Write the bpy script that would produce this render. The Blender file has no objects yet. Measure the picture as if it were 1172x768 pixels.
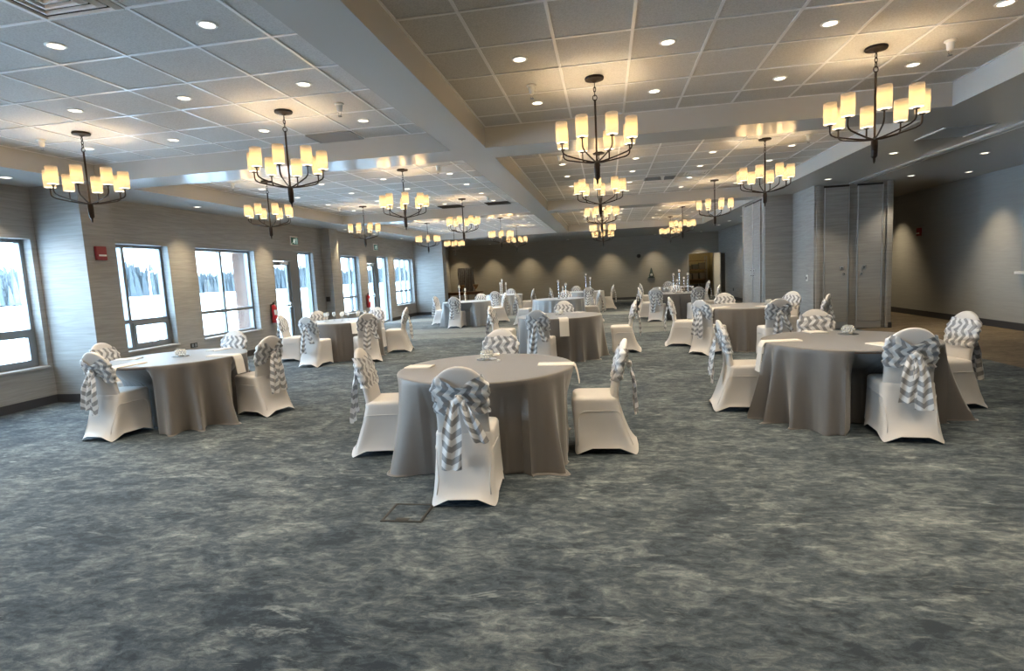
import bpy, bmesh, math, random
from mathutils import Vector, Matrix
PI = math.pi
S = bpy.context.scene
C = S.collection
random.seed(7)

# ---------------------------------------------------------------- dimensions (metres)
EYE = 1.556
ZS = 3.129          # soffit
ZC = 3.382          # tile ceiling
YB = 28.77          # back wall
XL = -8.10          # window wall
XR = 7.80           # right wall
YF = -7.6           # wall behind the viewer

# ---------------------------------------------------------------- materials
def newmat(name):
    m = bpy.data.materials.new(name); m.use_nodes = True
    nt = m.node_tree
    return m, nt, nt.nodes['Principled BSDF']
def N(nt, t, **kw):
    n = nt.nodes.new(t)
    for k, v in kw.items():
        if k in n.inputs.keys(): n.inputs[k].default_value = v
        else: setattr(n, k, v)
    return n
def ramp(nt, stops, interp='LINEAR'):
    r = nt.nodes.new('ShaderNodeValToRGB'); r.color_ramp.interpolation = interp
    e = r.color_ramp.elements
    while len(e) > 1: e.remove(e[-1])
    e[0].position, e[0].color = stops[0][0], (*stops[0][1], 1)
    for p, c in stops[1:]:
        x = e.new(p); x.color = (*c, 1)
    return r
def plain(name, col, rough=.6, metal=0, noise=0, nscale=20, bump=0, bscale=200, spec=.5, sheen=0):
    m, nt, b = newmat(name)
    b.inputs['Base Color'].default_value = (*col, 1)
    b.inputs['Roughness'].default_value = rough
    b.inputs['Metallic'].default_value = metal
    b.inputs['Specular IOR Level'].default_value = spec
    if sheen: b.inputs['Sheen Weight'].default_value = sheen
    tc = N(nt, 'ShaderNodeTexCoord')
    if noise:
        n = N(nt, 'ShaderNodeTexNoise', Scale=nscale, Detail=5)
        nt.links.new(tc.outputs['Object'], n.inputs['Vector'])
        r = ramp(nt, [(.3, tuple(c*(1-noise) for c in col)), (.7, tuple(min(1, c*(1+noise)) for c in col))])
        nt.links.new(n.outputs['Fac'], r.inputs['Fac']); nt.links.new(r.outputs['Color'], b.inputs['Base Color'])
    if bump:
        n2 = N(nt, 'ShaderNodeTexNoise', Scale=bscale, Detail=3)
        nt.links.new(tc.outputs['Object'], n2.inputs['Vector'])
        bp = N(nt, 'ShaderNodeBump', Strength=bump, Distance=.003)
        nt.links.new(n2.outputs['Fac'], bp.inputs['Height']); nt.links.new(bp.outputs['Normal'], b.inputs['Normal'])
    return m
def emis(name, col, strength, base=(.8, .8, .8)):
    m, nt, b = newmat(name)
    b.inputs['Base Color'].default_value = (*base, 1)
    b.inputs['Emission Color'].default_value = (*col, 1)
    b.inputs['Emission Strength'].default_value = strength
    return m

M = {}
M['bronze'] = plain('dark_bronze', (.022, .015, .012), .55, .2, noise=.3, nscale=60, spec=.3)
M['white_paint'] = plain('white_paint', (.62, .62, .60), .7, bump=.1, bscale=90)
M['soffit'] = plain('soffit_paint', (.50, .50, .485), .24, bump=.03, bscale=40, spec=.5)
M['white_metal'] = plain('white_metal', (.75, .75, .74), .4)
M['white_plastic'] = plain('white_plastic', (.8, .8, .78), .35)
M['grey_metal'] = plain('grey_metal', (.27, .28, .29), .4, .5)
M['frame'] = plain('window_frame_grey', (.22, .24, .26), .45, .3)
M['black'] = plain('black_rubber', (.02, .02, .02), .6)
M['dark_void'] = plain('dark_paint_and_shade', (.03, .028, .025), .8)
M['base'] = plain('baseboard_dark', (.045, .045, .05), .6)
M['red'] = plain('red_enamel', (.42, .02, .03), .3)
M['darkred'] = plain('dark_red_plastic', (.25, .02, .03), .4)
M['wood'] = plain('brown_wood', (.16, .075, .035), .5, noise=.35, nscale=9)
M['timber'] = plain('porch_timber', (.13, .072, .05), .8, noise=.2, nscale=6)
M['cream'] = plain('cream_door_paint', (.60, .58, .52), .5)
M['napkin'] = plain('napkin_linen', (.74, .70, .64), .9, bump=.3, bscale=500, sheen=.3)
M['silverware'] = plain('polished_silver', (.75, .75, .76), .12, 1)
M['alu'] = plain('satin_aluminium', (.62, .64, .66), .35, .8)
M['green'] = plain('exit_sign_green', (.0, .16, .13), .4)
M['drape'] = plain('grey_drape', (.17, .17, .175), .8, noise=.25, nscale=14, sheen=.3)
M['snow'] = plain('snow', (.86, .89, .93), .8, noise=.03, nscale=.2)

def glass(name, tint=(1, 1, 1), gloss=.08, rough=0.0):
    m = bpy.data.materials.new(name); m.use_nodes = True; nt = m.node_tree
    nt.nodes.clear()
    o = N(nt, 'ShaderNodeOutputMaterial'); t = N(nt, 'ShaderNodeBsdfTransparent'); g = N(nt, 'ShaderNodeBsdfGlossy')
    t.inputs['Color'].default_value = (*tint, 1); g.inputs['Roughness'].default_value = rough
    lw = N(nt, 'ShaderNodeLayerWeight', Blend=.35); mp = N(nt, 'ShaderNodeMath', operation='MULTIPLY_ADD')
    mp.inputs[1].default_value = .6; mp.inputs[2].default_value = gloss
    nt.links.new(lw.outputs['Fresnel'], mp.inputs[0])
    mx = N(nt, 'ShaderNodeMixShader')
    nt.links.new(mp.outputs[0], mx.inputs['Fac']); nt.links.new(t.outputs[0], mx.inputs[1]); nt.links.new(g.outputs[0], mx.inputs[2])
    nt.links.new(mx.outputs[0], o.inputs['Surface'])
    return m
M['pane'] = glass('window_glass', (.93, .98, 1.0), .02)
M['crystal'] = glass('clear_glass', (.90, .93, .94), .16, .03)

def wallpaper(name, c0, c1, c2):
    m, nt, b = newmat(name)
    tc = N(nt, 'ShaderNodeTexCoord')
    def noise(sc, detail, dist=0):
        mp = N(nt, 'ShaderNodeMapping'); mp.inputs['Scale'].default_value = sc
        nt.links.new(tc.outputs['Object'], mp.inputs['Vector'])
        n = N(nt, 'ShaderNodeTexNoise', Scale=1.0, Detail=detail, Distortion=dist)
        nt.links.new(mp.outputs['Vector'], n.inputs['Vector']); return n
    n1 = noise((1.6, 1.6, 26), 4, .8); n2 = noise((4, 4, 120), 3)
    a = N(nt, 'ShaderNodeMath', operation='MULTIPLY_ADD'); a.inputs[1].default_value = .65
    s = N(nt, 'ShaderNodeMath', operation='MULTIPLY'); s.inputs[1].default_value = .35
    nt.links.new(n2.outputs['Fac'], s.inputs[0]); nt.links.new(n1.outputs['Fac'], a.inputs[0]); nt.links.new(s.outputs[0], a.inputs[2])
    r = ramp(nt, [(.32, c0), (.5, c1), (.68, c2)])
    nt.links.new(a.outputs[0], r.inputs['Fac']); nt.links.new(r.outputs['Color'], b.inputs['Base Color'])
    b.inputs['Roughness'].default_value = .62
    bp = N(nt, 'ShaderNodeBump', Strength=.25, Distance=.004)
    nt.links.new(a.outputs[0], bp.inputs['Height']); nt.links.new(bp.outputs['Normal'], b.inputs['Normal'])
    return m
M['wall'] = wallpaper('grasscloth_grey', (.245, .242, .233), (.30, .297, .286), (.35, .347, .335))
M['panel'] = wallpaper('panel_fabric', (.27, .268, .258), (.325, .322, .31), (.38, .377, .365))
M['endwall'] = wallpaper('smooth_taupe', (.245, .235, .208), (.27, .26, .232), (.295, .285, .256))

M['corridor_wall'] = wallpaper('daylit_grey_paper', (.325, .33, .32), (.35, .355, .345), (.375, .38, .37))  # base colour lifted and cooled to carry daylight falling on the right wall

def carpet(name, dark, mid, light, pale, scale=1.0, bands=None):
    m, nt, b = newmat(name)
    tc = N(nt, 'ShaderNodeTexCoord')
    def noise(sc, detail, dist=0, rough=.55):
        mp = N(nt, 'ShaderNodeMapping'); mp.inputs['Scale'].default_value = sc
        nt.links.new(tc.outputs['Object'], mp.inputs['Vector'])
        n = N(nt, 'ShaderNodeTexNoise', Scale=scale, Detail=detail, Distortion=dist, Roughness=rough)
        nt.links.new(mp.outputs['Vector'], n.inputs['Vector']); return n
    big = noise((.75, 1.0, 1), 6, .9, .66); medm = noise((2.6, 4.2, 1), 7, .8, .70); fine = noise((11, 21, 1), 6, .6, .72)
    pile = noise((260, 260, 1), 2)
    def mad(x, k, add):
        q = N(nt, 'ShaderNodeMath', operation='MULTIPLY_ADD'); q.inputs[1].default_value = k
        nt.links.new(x, q.inputs[0])
        if isinstance(add, (int, float)): q.inputs[2].default_value = add
        else: nt.links.new(add, q.inputs[2])
        return q.outputs[0]
    v = mad(fine.outputs['Fac'], .44, -.06); v = mad(medm.outputs['Fac'], .46, v); v = mad(big.outputs['Fac'], .26, v)
    v = mad(pile.outputs['Fac'], .10, v)
    r = ramp(nt, [(.49, dark), (.565, mid), (.635, light), (.71, pale)])
    nt.links.new(v, r.inputs['Fac'])
    # scattered pale abraded dashes
    d = noise((3.0, 10.5, 1), 6, .6, .72)
    dr = ramp(nt, [(.56, (0, 0, 0)), (.64, (1, 1, 1))])
    nt.links.new(d.outputs['Fac'], dr.inputs['Fac'])
    d2 = noise((1.1, 1.6, 1), 3); dr2 = ramp(nt, [(.45, (0, 0, 0)), (.6, (1, 1, 1))]); nt.links.new(d2.outputs['Fac'], dr2.inputs['Fac'])
    mu = N(nt, 'ShaderNodeMath', operation='MULTIPLY'); nt.links.new(dr.outputs['Color'], mu.inputs[0]); nt.links.new(dr2.outputs['Color'], mu.inputs[1])
    mu2 = N(nt, 'ShaderNodeMath', operation='MULTIPLY'); nt.links.new(mu.outputs[0], mu2.inputs[0]); nt.links.new(fine.outputs['Fac'], mu2.inputs[1])
    mx = N(nt, 'ShaderNodeMix', data_type='RGBA'); nt.links.new(mu2.outputs[0], mx.inputs['Factor'])
    nt.links.new(r.outputs['Color'], mx.inputs['A']); mx.inputs['B'].default_value = (*[min(1, p*1.5) for p in pale], 1)
    if bands:     # paler bands running across the room
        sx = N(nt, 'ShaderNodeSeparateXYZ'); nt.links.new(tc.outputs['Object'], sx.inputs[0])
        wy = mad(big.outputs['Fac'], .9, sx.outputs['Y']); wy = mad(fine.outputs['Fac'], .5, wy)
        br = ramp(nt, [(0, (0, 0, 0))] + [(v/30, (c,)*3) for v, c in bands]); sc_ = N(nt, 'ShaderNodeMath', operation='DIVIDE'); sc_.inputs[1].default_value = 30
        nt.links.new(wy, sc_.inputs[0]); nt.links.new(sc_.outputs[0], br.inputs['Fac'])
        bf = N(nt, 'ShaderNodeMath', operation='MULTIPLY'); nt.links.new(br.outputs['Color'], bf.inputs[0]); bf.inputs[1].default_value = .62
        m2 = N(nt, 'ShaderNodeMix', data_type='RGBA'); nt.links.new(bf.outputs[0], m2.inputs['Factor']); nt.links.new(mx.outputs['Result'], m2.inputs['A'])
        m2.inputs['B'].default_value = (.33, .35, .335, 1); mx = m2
    nt.links.new(mx.outputs['Result'], b.inputs['Base Color'])
    b.inputs['Roughness'].default_value = .85; b.inputs['Specular IOR Level'].default_value = .3
    bp = N(nt, 'ShaderNodeBump', Strength=.35, Distance=.004)
    nt.links.new(pile.outputs['Fac'], bp.inputs['Height']); nt.links.new(bp.outputs['Normal'], b.inputs['Normal'])
    return m
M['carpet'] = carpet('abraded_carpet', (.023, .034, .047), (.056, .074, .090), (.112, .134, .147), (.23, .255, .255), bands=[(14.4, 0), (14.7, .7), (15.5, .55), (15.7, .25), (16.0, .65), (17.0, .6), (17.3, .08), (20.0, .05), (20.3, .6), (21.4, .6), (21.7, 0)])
M['carpet2'] = carpet('brown_carpet', (.085, .068, .048), (.120, .096, .068), (.150, .122, .088), (.19, .16, .12))

def tilemat():
    m, nt, b = newmat('ceiling_tile')
    tc = N(nt, 'ShaderNodeTexCoord'); n = N(nt, 'ShaderNodeTexNoise', Scale=90.0, Detail=6)
    nt.links.new(tc.outputs['Object'], n.inputs['Vector'])
    r = ramp(nt, [(.35, (.44, .44, .43)), (.6, (.54, .54, .53))]); nt.links.new(n.outputs['Fac'], r.inputs['Fac'])
    nt.links.new(r.outputs['Color'], b.inputs['Base Color']); b.inputs['Roughness'].default_value = .85
    bp = N(nt, 'ShaderNodeBump', Strength=.5, Distance=.004); nt.links.new(n.outputs['Fac'], bp.inputs['Height']); nt.links.new(bp.outputs['Normal'], b.inputs['Normal'])
    return m
M['tile'] = tilemat()
M['tbar'] = plain('grid_tee_white', (.72, .73, .74), .28, spec=.6)

def spandex():
    m, nt, b = newmat('white_spandex')
    b.inputs['Base Color'].default_value = (.62, .60, .585, 1); b.inputs['Roughness'].default_value = .5
    b.inputs['Sheen Weight'].default_value = .25
    b.inputs['Subsurface Weight'].default_value = 0
    tc = N(nt, 'ShaderNodeTexCoord'); n = N(nt, 'ShaderNodeTexNoise', Scale=7.0, Detail=2)
    nt.links.new(tc.outputs['Object'], n.inputs['Vector'])
    bp = N(nt, 'ShaderNodeBump', Strength=.15, Distance=.02); nt.links.new(n.outputs['Fac'], bp.inputs['Height']); nt.links.new(bp.outputs['Normal'], b.inputs['Normal'])
    return m
M['spandex'] = spandex()

def chevron(name, swap):
    """zig-zag stripes from the UV map, in metres"""
    m, nt, b = newmat(name)
    uv = N(nt, 'ShaderNodeUVMap'); sp = N(nt, 'ShaderNodeSeparateXYZ'); nt.links.new(uv.outputs['UV'], sp.inputs[0])
    u, v = (sp.outputs['Y'], sp.outputs['X']) if swap else (sp.outputs['X'], sp.outputs['Y'])
    pp = N(nt, 'ShaderNodeMath', operation='PINGPONG'); nt.links.new(u, pp.inputs[0]); pp.inputs[1].default_value = .068
    a = N(nt, 'ShaderNodeMath', operation='MULTIPLY_ADD'); nt.links.new(pp.outputs[0], a.inputs[0]); a.inputs[1].default_value = .68
    nt.links.new(v, a.inputs[2])
    s = N(nt, 'ShaderNodeMath', operation='DIVIDE'); nt.links.new(a.outputs[0], s.inputs[0]); s.inputs[1].default_value = .090
    f = N(nt, 'ShaderNodeMath', operation='FRACT'); nt.links.new(s.outputs[0], f.inputs[0])
    r = ramp(nt, [(.0, (.70, .70, .71)), (.49, (.70, .70, .71)), (.52, (.27, .272, .285)), (.98, (.27, .272, .285)), (1., (.70, .70, .71))])
    nt.links.new(f.outputs[0], r.inputs['Fac']); nt.links.new(r.outputs['Color'], b.inputs['Base Color'])
    b.inputs['Roughness'].default_value = .38; b.inputs['Sheen Weight'].default_value = .3
    return m
M['chev'] = chevron('chevron_satin_band', True)
M['chev2'] = chevron('chevron_satin_tail', False)

def cloth(name, col, rough, sheen, streak):
    m, nt, b = newmat(name)
    tc = N(nt, 'ShaderNodeTexCoord')
    n = N(nt, 'ShaderNodeTexNoise', Scale=300.0, Detail=3); nt.links.new(tc.outputs['Object'], n.inputs['Vector'])
    mp = N(nt, 'ShaderNodeMapping'); mp.inputs['Scale'].default_value = (18, 18, 2); nt.links.new(tc.outputs['Object'], mp.inputs['Vector'])
    n2 = N(nt, 'ShaderNodeTexNoise', Scale=1.0, Detail=4); nt.links.new(mp.outputs['Vector'], n2.inputs['Vector'])
    a = N(nt, 'ShaderNodeMath', operation='ADD'); nt.links.new(n.outputs['Fac'], a.inputs[0]); nt.links.new(n2.outputs['Fac'], a.inputs[1])
    r = ramp(nt, [(.3, tuple(c*(1-streak) for c in col)), (.7, tuple(c*(1+streak) for c in col))])
    s = N(nt, 'ShaderNodeMath', operation='MULTIPLY'); s.inputs[1].default_value = .5; nt.links.new(a.outputs[0], s.inputs[0])
    nt.links.new(s.outputs[0], r.inputs['Fac']); nt.links.new(r.outputs['Color'], b.inputs['Base Color'])
    b.inputs['Roughness'].default_value = rough; b.inputs['Sheen Weight'].default_value = sheen
    bp = N(nt, 'ShaderNodeBump', Strength=.2, Distance=.002); nt.links.new(n.outputs['Fac'], bp.inputs['Height']); nt.links.new(bp.outputs['Normal'], b.inputs['Normal'])
    return m
M['linen'] = cloth('taupe_linen', (.135, .123, .113), .45, .4, .08)
M['satin'] = cloth('silver_satin', (.33, .35, .37), .32, .5, .08)

def shade_mat():
    m, nt, b = newmat('lit_fabric_shade')
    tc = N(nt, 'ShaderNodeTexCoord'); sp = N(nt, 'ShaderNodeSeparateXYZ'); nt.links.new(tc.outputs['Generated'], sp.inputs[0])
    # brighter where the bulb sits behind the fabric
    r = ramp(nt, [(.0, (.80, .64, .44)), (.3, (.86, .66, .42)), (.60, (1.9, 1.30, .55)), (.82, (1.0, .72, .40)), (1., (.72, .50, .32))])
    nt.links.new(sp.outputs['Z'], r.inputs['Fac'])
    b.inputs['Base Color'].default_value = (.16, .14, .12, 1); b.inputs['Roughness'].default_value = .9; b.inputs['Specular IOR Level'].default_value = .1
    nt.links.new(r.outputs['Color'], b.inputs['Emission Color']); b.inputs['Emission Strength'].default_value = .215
    # sheer fabric: part of the bulb's light passes straight through
    t = N(nt, 'ShaderNodeBsdfTransparent'); t.inputs['Color'].default_value = (1, .93, .80, 1)
    mx = N(nt, 'ShaderNodeMixShader'); mx.inputs['Fac'].default_value = .58
    nt.links.new(b.outputs[0], mx.inputs[1]); nt.links.new(t.outputs[0], mx.inputs[2])
    nt.links.new(mx.outputs[0], nt.nodes['Material Output'].inputs['Surface'])
    return m
M['shade'] = shade_mat()
M['shade_trim'] = emis('lit_diffuser', (1, .86, .62), 1.0)
M['lens'] = emis('downlight_lens', (1, .90, .70), 1.6)
M['exit_lit'] = emis('exit_figure_white', (.8, 1, .95), .2)
M['led_blue'] = plain('grey_linen_panel', (.3, .32, .34), .8)

def treemat():
    m, nt, b = newmat('distant_spruce')
    tc = N(nt, 'ShaderNodeTexCoord'); n = N(nt, 'ShaderNodeTexNoise', Scale=.5, Detail=4); nt.links.new(tc.outputs['Object'], n.inputs['Vector'])
    r = ramp(nt, [(.3, (.046, .058, .068)), (.7, (.066, .078, .084))]); nt.links.new(n.outputs['Fac'], r.inputs['Fac'])
    nt.links.new(r.outputs['Color'], b.inputs['Base Color']); b.inputs['Roughness'].default_value = .9
    return m
M['trees'] = treemat()

# ---------------------------------------------------------------- mesh helpers
def V(*a): return Vector(a)
def box(bm, x0, x1, y0, y1, z0, z1, bevel=0):
    vs = [bm.verts.new((x, y, z)) for x in (x0, x1) for y in (y0, y1) for z in (z0, z1)]
    q = [(0, 1, 3, 2), (4, 6, 7, 5), (0, 4, 5, 1), (2, 3, 7, 6), (0, 2, 6, 4), (1, 5, 7, 3)]
    fs = [bm.faces.new([vs[i] for i in f]) for f in q]
    if bevel:
        es = list({e for f in fs for e in f.edges})
        bmesh.ops.bevel(bm, geom=es, offset=bevel, segments=2, affect='EDGES', profile=.5)
    return vs
def lathe(bm, prof, n=20, cx=0, cy=0, cz=0, cap=True, closed=False):
    rings = []
    for r, z in prof:
        rings.append([bm.verts.new((cx+r*math.cos(2*PI*i/n), cy+r*math.sin(2*PI*i/n), cz+z)) for i in range(n)])
    for a, b in zip(rings, rings[1:]):
        for i in range(n): bm.faces.new((a[i], a[(i+1) % n], b[(i+1) % n], b[i]))
    if closed:
        a, b = rings[-1], rings[0]
        for i in range(n): bm.faces.new((a[i], a[(i+1) % n], b[(i+1) % n], b[i]))
    elif cap:
        bm.faces.new(rings[0][::-1]); bm.faces.new(rings[-1])
    return rings
def tube(bm, pts, r, n=8, cap=True):
    """a round bar through the points; r a number or one per point"""
    pts = [Vector(p) for p in pts]
    rs = r if isinstance(r, (list, tuple)) else [r]*len(pts)
    rings = []; up = None
    for i, p in enumerate(pts):
        t = (pts[min(i+1, len(pts)-1)] - pts[max(i-1, 0)]).normalized()
        if up is None:
            up = Vector((0, 0, 1)) if abs(t.z) < .9 else Vector((1, 0, 0))
        side = t.cross(up).normalized(); up = side.cross(t).normalized()
        rings.append([bm.verts.new(p + (side*math.cos(2*PI*k/n) + up*math.sin(2*PI*k/n))*rs[i]) for k in range(n)])
    for a, b in zip(rings, rings[1:]):
        for k in range(n): bm.faces.new((a[k], a[(k+1) % n], b[(k+1) % n], b[k]))
    if cap: bm.faces.new(rings[0][::-1]); bm.faces.new(rings[-1])
def loft(bm, rings, cap0=True, cap1=True, loop=True):
    R = [[bm.verts.new(p) for p in ring] for ring in rings]
    n = len(R[0])
    for a, b in zip(R, R[1:]):
        for i in range(n if loop else n-1): bm.faces.new((a[i], a[(i+1) % n], b[(i+1) % n], b[i]))
    if cap0 and loop: bm.faces.new(R[0][::-1])
    if cap1 and loop: bm.faces.new(R[-1])
    return R
def mesh(name, bm, mat, smooth=False, autos=None):
    bmesh.ops.recalc_face_normals(bm, faces=bm.faces)
    me = bpy.data.meshes.new(name); bm.to_mesh(me); bm.free()
    for m in (mat if isinstance(mat, (list, tuple)) else [mat]): me.materials.append(m)
    if smooth:
        me.polygons.foreach_set('use_smooth', [True]*len(me.polygons))
        if autos:
            try: me.set_sharp_from_angle(angle=math.radians(autos))
            except Exception: pass
    return me
def obj(name, bm, mat, parent=None, smooth=False, autos=None, loc=None, rotz=0, label=None, cat=None, group=None, kind=None):
    me = bm if isinstance(bm, bpy.types.Mesh) else mesh(name, bm, mat, smooth, autos)
    o = bpy.data.objects.new(name, me); C.objects.link(o)
    if parent: o.parent = parent
    if loc: o.location = loc
    if rotz: o.rotation_euler.z = rotz
    tag(o, label, cat, group, kind)
    return o
def tag(o, label=None, cat=None, group=None, kind=None):
    if label: o['label'] = label
    if cat: o['category'] = cat
    if group: o['group'] = group
    if kind: o['kind'] = kind
def struct(name, bm, mat, parent=None, **kw):
    return obj(name, bm, mat, parent, kind=None if parent else 'structure', **kw)
def thing(name, label, cat, loc=(0, 0, 0), rotz=0, group=None):
    o = bpy.data.objects.new(name, None); C.objects.link(o); o.empty_display_size = .1
    o.location = loc; o.rotation_euler.z = rotz; tag(o, label, cat, group); return o
def kids(o): return [c for c in bpy.data.objects if c.parent == o]
def dup(root, loc, rotz, label, group=None):
    def rec(o, parent):
        c = o.copy(); C.objects.link(c); c.parent = parent
        for ch in TREE.get(o.name, []): rec(ch, c)
        return c
    r = rec(root, None); r.location = loc; r.rotation_euler.z = rotz
    if label: r['label'] = label
    if group: r['group'] = group
    return r
TREE = {}
def index_tree(root):
    for o in bpy.data.objects:
        if o.parent: 
            l = TREE.setdefault(o.parent.name, [])
            if o not in l: l.append(o)
B = bmesh.new

# ================================================================ THE ROOM
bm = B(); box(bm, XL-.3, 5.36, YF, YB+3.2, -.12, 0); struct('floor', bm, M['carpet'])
bm = B(); box(bm, 5.36, XR+.2, YF, YB+3.2, -.12, 0); struct('floor_corridor', bm, M['carpet2'])

# ---- left window wall with openings (y0, y1, z0, z1)
WIN = [('window', -7.2, -4.3, .56, 2.40), ('window', -3.7, -.9, .56, 2.40), ('window', .6, 2.4, .56, 2.40), ('window', 5.0, 6.86, .56, 2.40), ('window', 8.19, 9.42, .56, 2.40),  # first three openings are unseen, put in to bring more daylight
       ('window', 10.14, 12.05, .56, 2.40), ('door', 12.80, 14.75, 0, 2.44), ('window', 16.42, 17.72, .56, 2.40),
       ('door', 18.35, 20.25, 0, 2.44), ('window', 20.9, 23.0, .56, 2.40)]
bm = B(); y = YF
for k, a, b_, z0, z1 in WIN:
    box(bm, XL-.25, XL, y, a, 0, ZC+.1)
    if z0: box(bm, XL-.25, XL, a, b_, 0, z0)
    box(bm, XL-.25, XL, a, b_, z1, ZC+.1); y = b_
box(bm, XL-.25, XL, y, YB+.2, 0, ZC+.1)
struct('wall_left', bm, M['wall'])

# ---- pilasters on the window wall
for nm, a, b_, x1 in (('pilaster_front', 6.94, 7.46, -7.30), ('pilaster_middle', 15.25, 15.75, -7.82), ('pilaster_far', 23.12, 23.65, -6.80)):
    bm = B(); box(bm, XL, x1, a, b_, 0, ZS); struct('wall_'+nm, bm, M['wall'])
    bm = B(); box(bm, XL, x1+.012, a-.012, b_+.012, 0, .12); struct('baseboard_'+nm, bm, M['base'])
# baseboards on the left wall, broken at the doors
for i, (a, b_) in enumerate(((YF, 6.92), (7.48, 12.78), (14.78, 15.238), (15.762, 18.33), (20.27, 23.1), (23.67, YB))):
    bm = B(); box(bm, XL, XL+.014, a, b_, 0, .12); struct('baseboard_left_%d' % (i+1), bm, M['base'])

# ---- back wall with the storage doorway
DX0, DX1 = 4.05, 5.20
bm = B(); box(bm, XL-.25, DX0, YB, YB+.15, 0, ZC+.1); box(bm, DX0, DX1, YB, YB+.15, 2.12, ZC+.1); box(bm, DX1, 6.2, YB, YB+.15, 0, ZC+.1)
struct('wall_back', bm, M['endwall'])
bm = B(); box(bm, XL, DX0-.06, YB-.014, YB, 0, .12); struct('baseboard_back', bm, M['base'])
bm = B()
box(bm, DX0-.05, DX0, YB-.02, YB+.15, 0, 2.17); box(bm, DX1, DX1+.05, YB-.02, YB+.15, 0, 2.17); box(bm, DX0, DX1, YB-.02, YB+.15, 2.12, 2.17)
struct('door_storage_frame', bm, M['wall'])
bm = B()   # the store room shell
box(bm, DX0-.9, DX0-.8, YB+.15, YB+2.6, 0, 2.7); box(bm, DX1+.2, DX1+.3, YB+.15, YB+2.6, 0, 2.7)
box(bm, DX0-.9, DX1+.3, YB+2.5, YB+2.6, 0, 2.7); box(bm, DX0-.9, DX1+.3, YB+.15, YB+2.6, 2.7, 2.8)
struct('wall_storeroom', bm, plain('store_wall', (.34, .28, .16), .8, noise=.1))

# ---- right side: storage pockets for the folding partition, side wall
bm = B(); box(bm, 4.49, 6.05, 13.24, 16.85, 0, ZS); struct('wall_pocket_block', bm, M['wall'])
bm = B(); box(bm, 3.86, 4.489, 14.65, 16.85, 0, ZS); struct('wall_pocket_return', bm, M['wall'])
bm = B()
box(bm, 5.45, 6.05, 16.851, 27.25, 0, ZS); box(bm, 5.45, 6.05, 28.32, YB, 0, ZS); box(bm, 5.45, 6.05, 27.25, 28.32, 2.06, ZS)
box(bm, 5.95, 6.05, 27.25, 28.32, 0, 2.06)
struct('wall_side', bm, M['wall'])
bm = B(); box(bm, 5.436, 5.45, 16.86, 27.25, 0, .12); struct('baseboard_side', bm, M['base'])
bm = B(); box(bm, 6.0, 6.064, 13.226, 16.85, 0, .12); box(bm, 4.476, 4.489, 13.226, 14.64, 0, .12); box(bm, 3.86, 4.476, 14.636, 14.649, 0, .12); struct('baseboard_pocket', bm, M['base'])
bm = B(); box(bm, XR, XR+.2, YF, YB, 0, ZC+.1); struct('wall_right', bm, M['corridor_wall'])
bm = B(); box(bm, XR-.014, XR, YF, 22.19, 0, .14); struct('baseboard_right', bm, M['base'])
bm = B(); box(bm, 6.051, XR-.001, 22.2, 22.35, 0, ZS); struct('wall_corridor_end', bm, M['endwall'])
bm = B(); box(bm, XL-.25, XR+.2, YF-.2, YF, 0, ZC+.1); struct('wall_front', bm, M['endwall'])

# pocket doors in the two blocks
def pocket_doors(name, pts, axis, c, labels):
    """pts: list of (a0, a1) leaf spans; axis 'x' faces -y at y=c, axis 'y' faces -x at x=c"""
    for (a0, a1), lb, lk in zip(pts, labels, (1, -1)):
        t = bpy.data.objects.new(name, None); C.objects.link(t)
        def bb(a, b_, d0, d1, z0, z1, nm, mt, par, lab=None, bev=.002):
            bm = B()
            if axis == 'x': box(bm, a, b_, c-d1, c-d0, z0, z1, bev)
            else: box(bm, c-d1, c-d0, a, b_, z0, z1, bev)
            return obj(nm, bm, mt, par, label=lab)
        lf = bb(a0, a1, .002, .04, .17, 3.055, 'door_panel', M['panel'], t)
        bb(a0, a0+.018, .04, .048, .17, 3.055, 'edge_strip', M['alu'], t); bb(a1-.018, a1, .04, .048, .17, 3.055, 'edge_strip', M['alu'], t)
        bb(a0, a1, .001, .012, 3.058, 3.10, 'head_gap', M['black'], t)
        bb(a0, a1, .004, .03, .02, .165, 'bottom_seal', M['alu'], t)
        if lk:
            ac = (a1-.14) if lk > 0 else (a0+.14)
            p = bb(ac-.035, ac+.035, .04, .052, 1.30, 1.37, 'lock_plate', M['alu'], t)
            bb(ac-.012, ac+.012, .052, .062, 1.32, 1.35, 'lock_cylinder', M['black'], p)
            p2 = bb(ac-.025+lk*.05, ac+.025+lk*.05, .04, .052, 1.18, 1.23, 'pull_plate', M['alu'], t)
            bb(ac-.01+lk*.05, ac+.01+lk*.05, .052, .066, 1.19, 1.22, 'pull_knob', M['black'], p2)
        tag(t, lb, 'door')
        t.name = 'pocket_door'
pocket_doors('pocket_door', [(4.68, 5.18), (5.34, 5.84)], 'x', 13.24,
    ['tall fabric pocket door facing the camera on the storage block, nearer the ribbed grey side wall', 'tall fabric pocket door facing the camera on the storage block, beside the brown corridor'])
pocket_doors('pocket_door', [(14.95, 15.62), (15.66, 16.6)], 'y', 3.86,
    ['blue-lit narrow pocket door on the inner side of the storage block, nearer one', 'blue-lit narrow pocket door on the inner side of the storage block, farther one'])
for nm, a, b_ in (('trim_1', 4.53, 4.60), ('trim_2', 5.92, 5.97)):
    bm = B(); box(bm, a, b_, 13.20, 13.238, .02, ZS-.02); struct(nm, bm, M['panel'])
bm = B(); box(bm, 3.83, 3.859, 14.70, 14.76, .02, ZS-.02); struct('trim_3', bm, M['alu'])
bm = B(); box(bm, 3.83, 3.859, 16.76, 16.83, .02, ZS-.02); struct('trim_4', bm, M['alu'])

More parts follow.
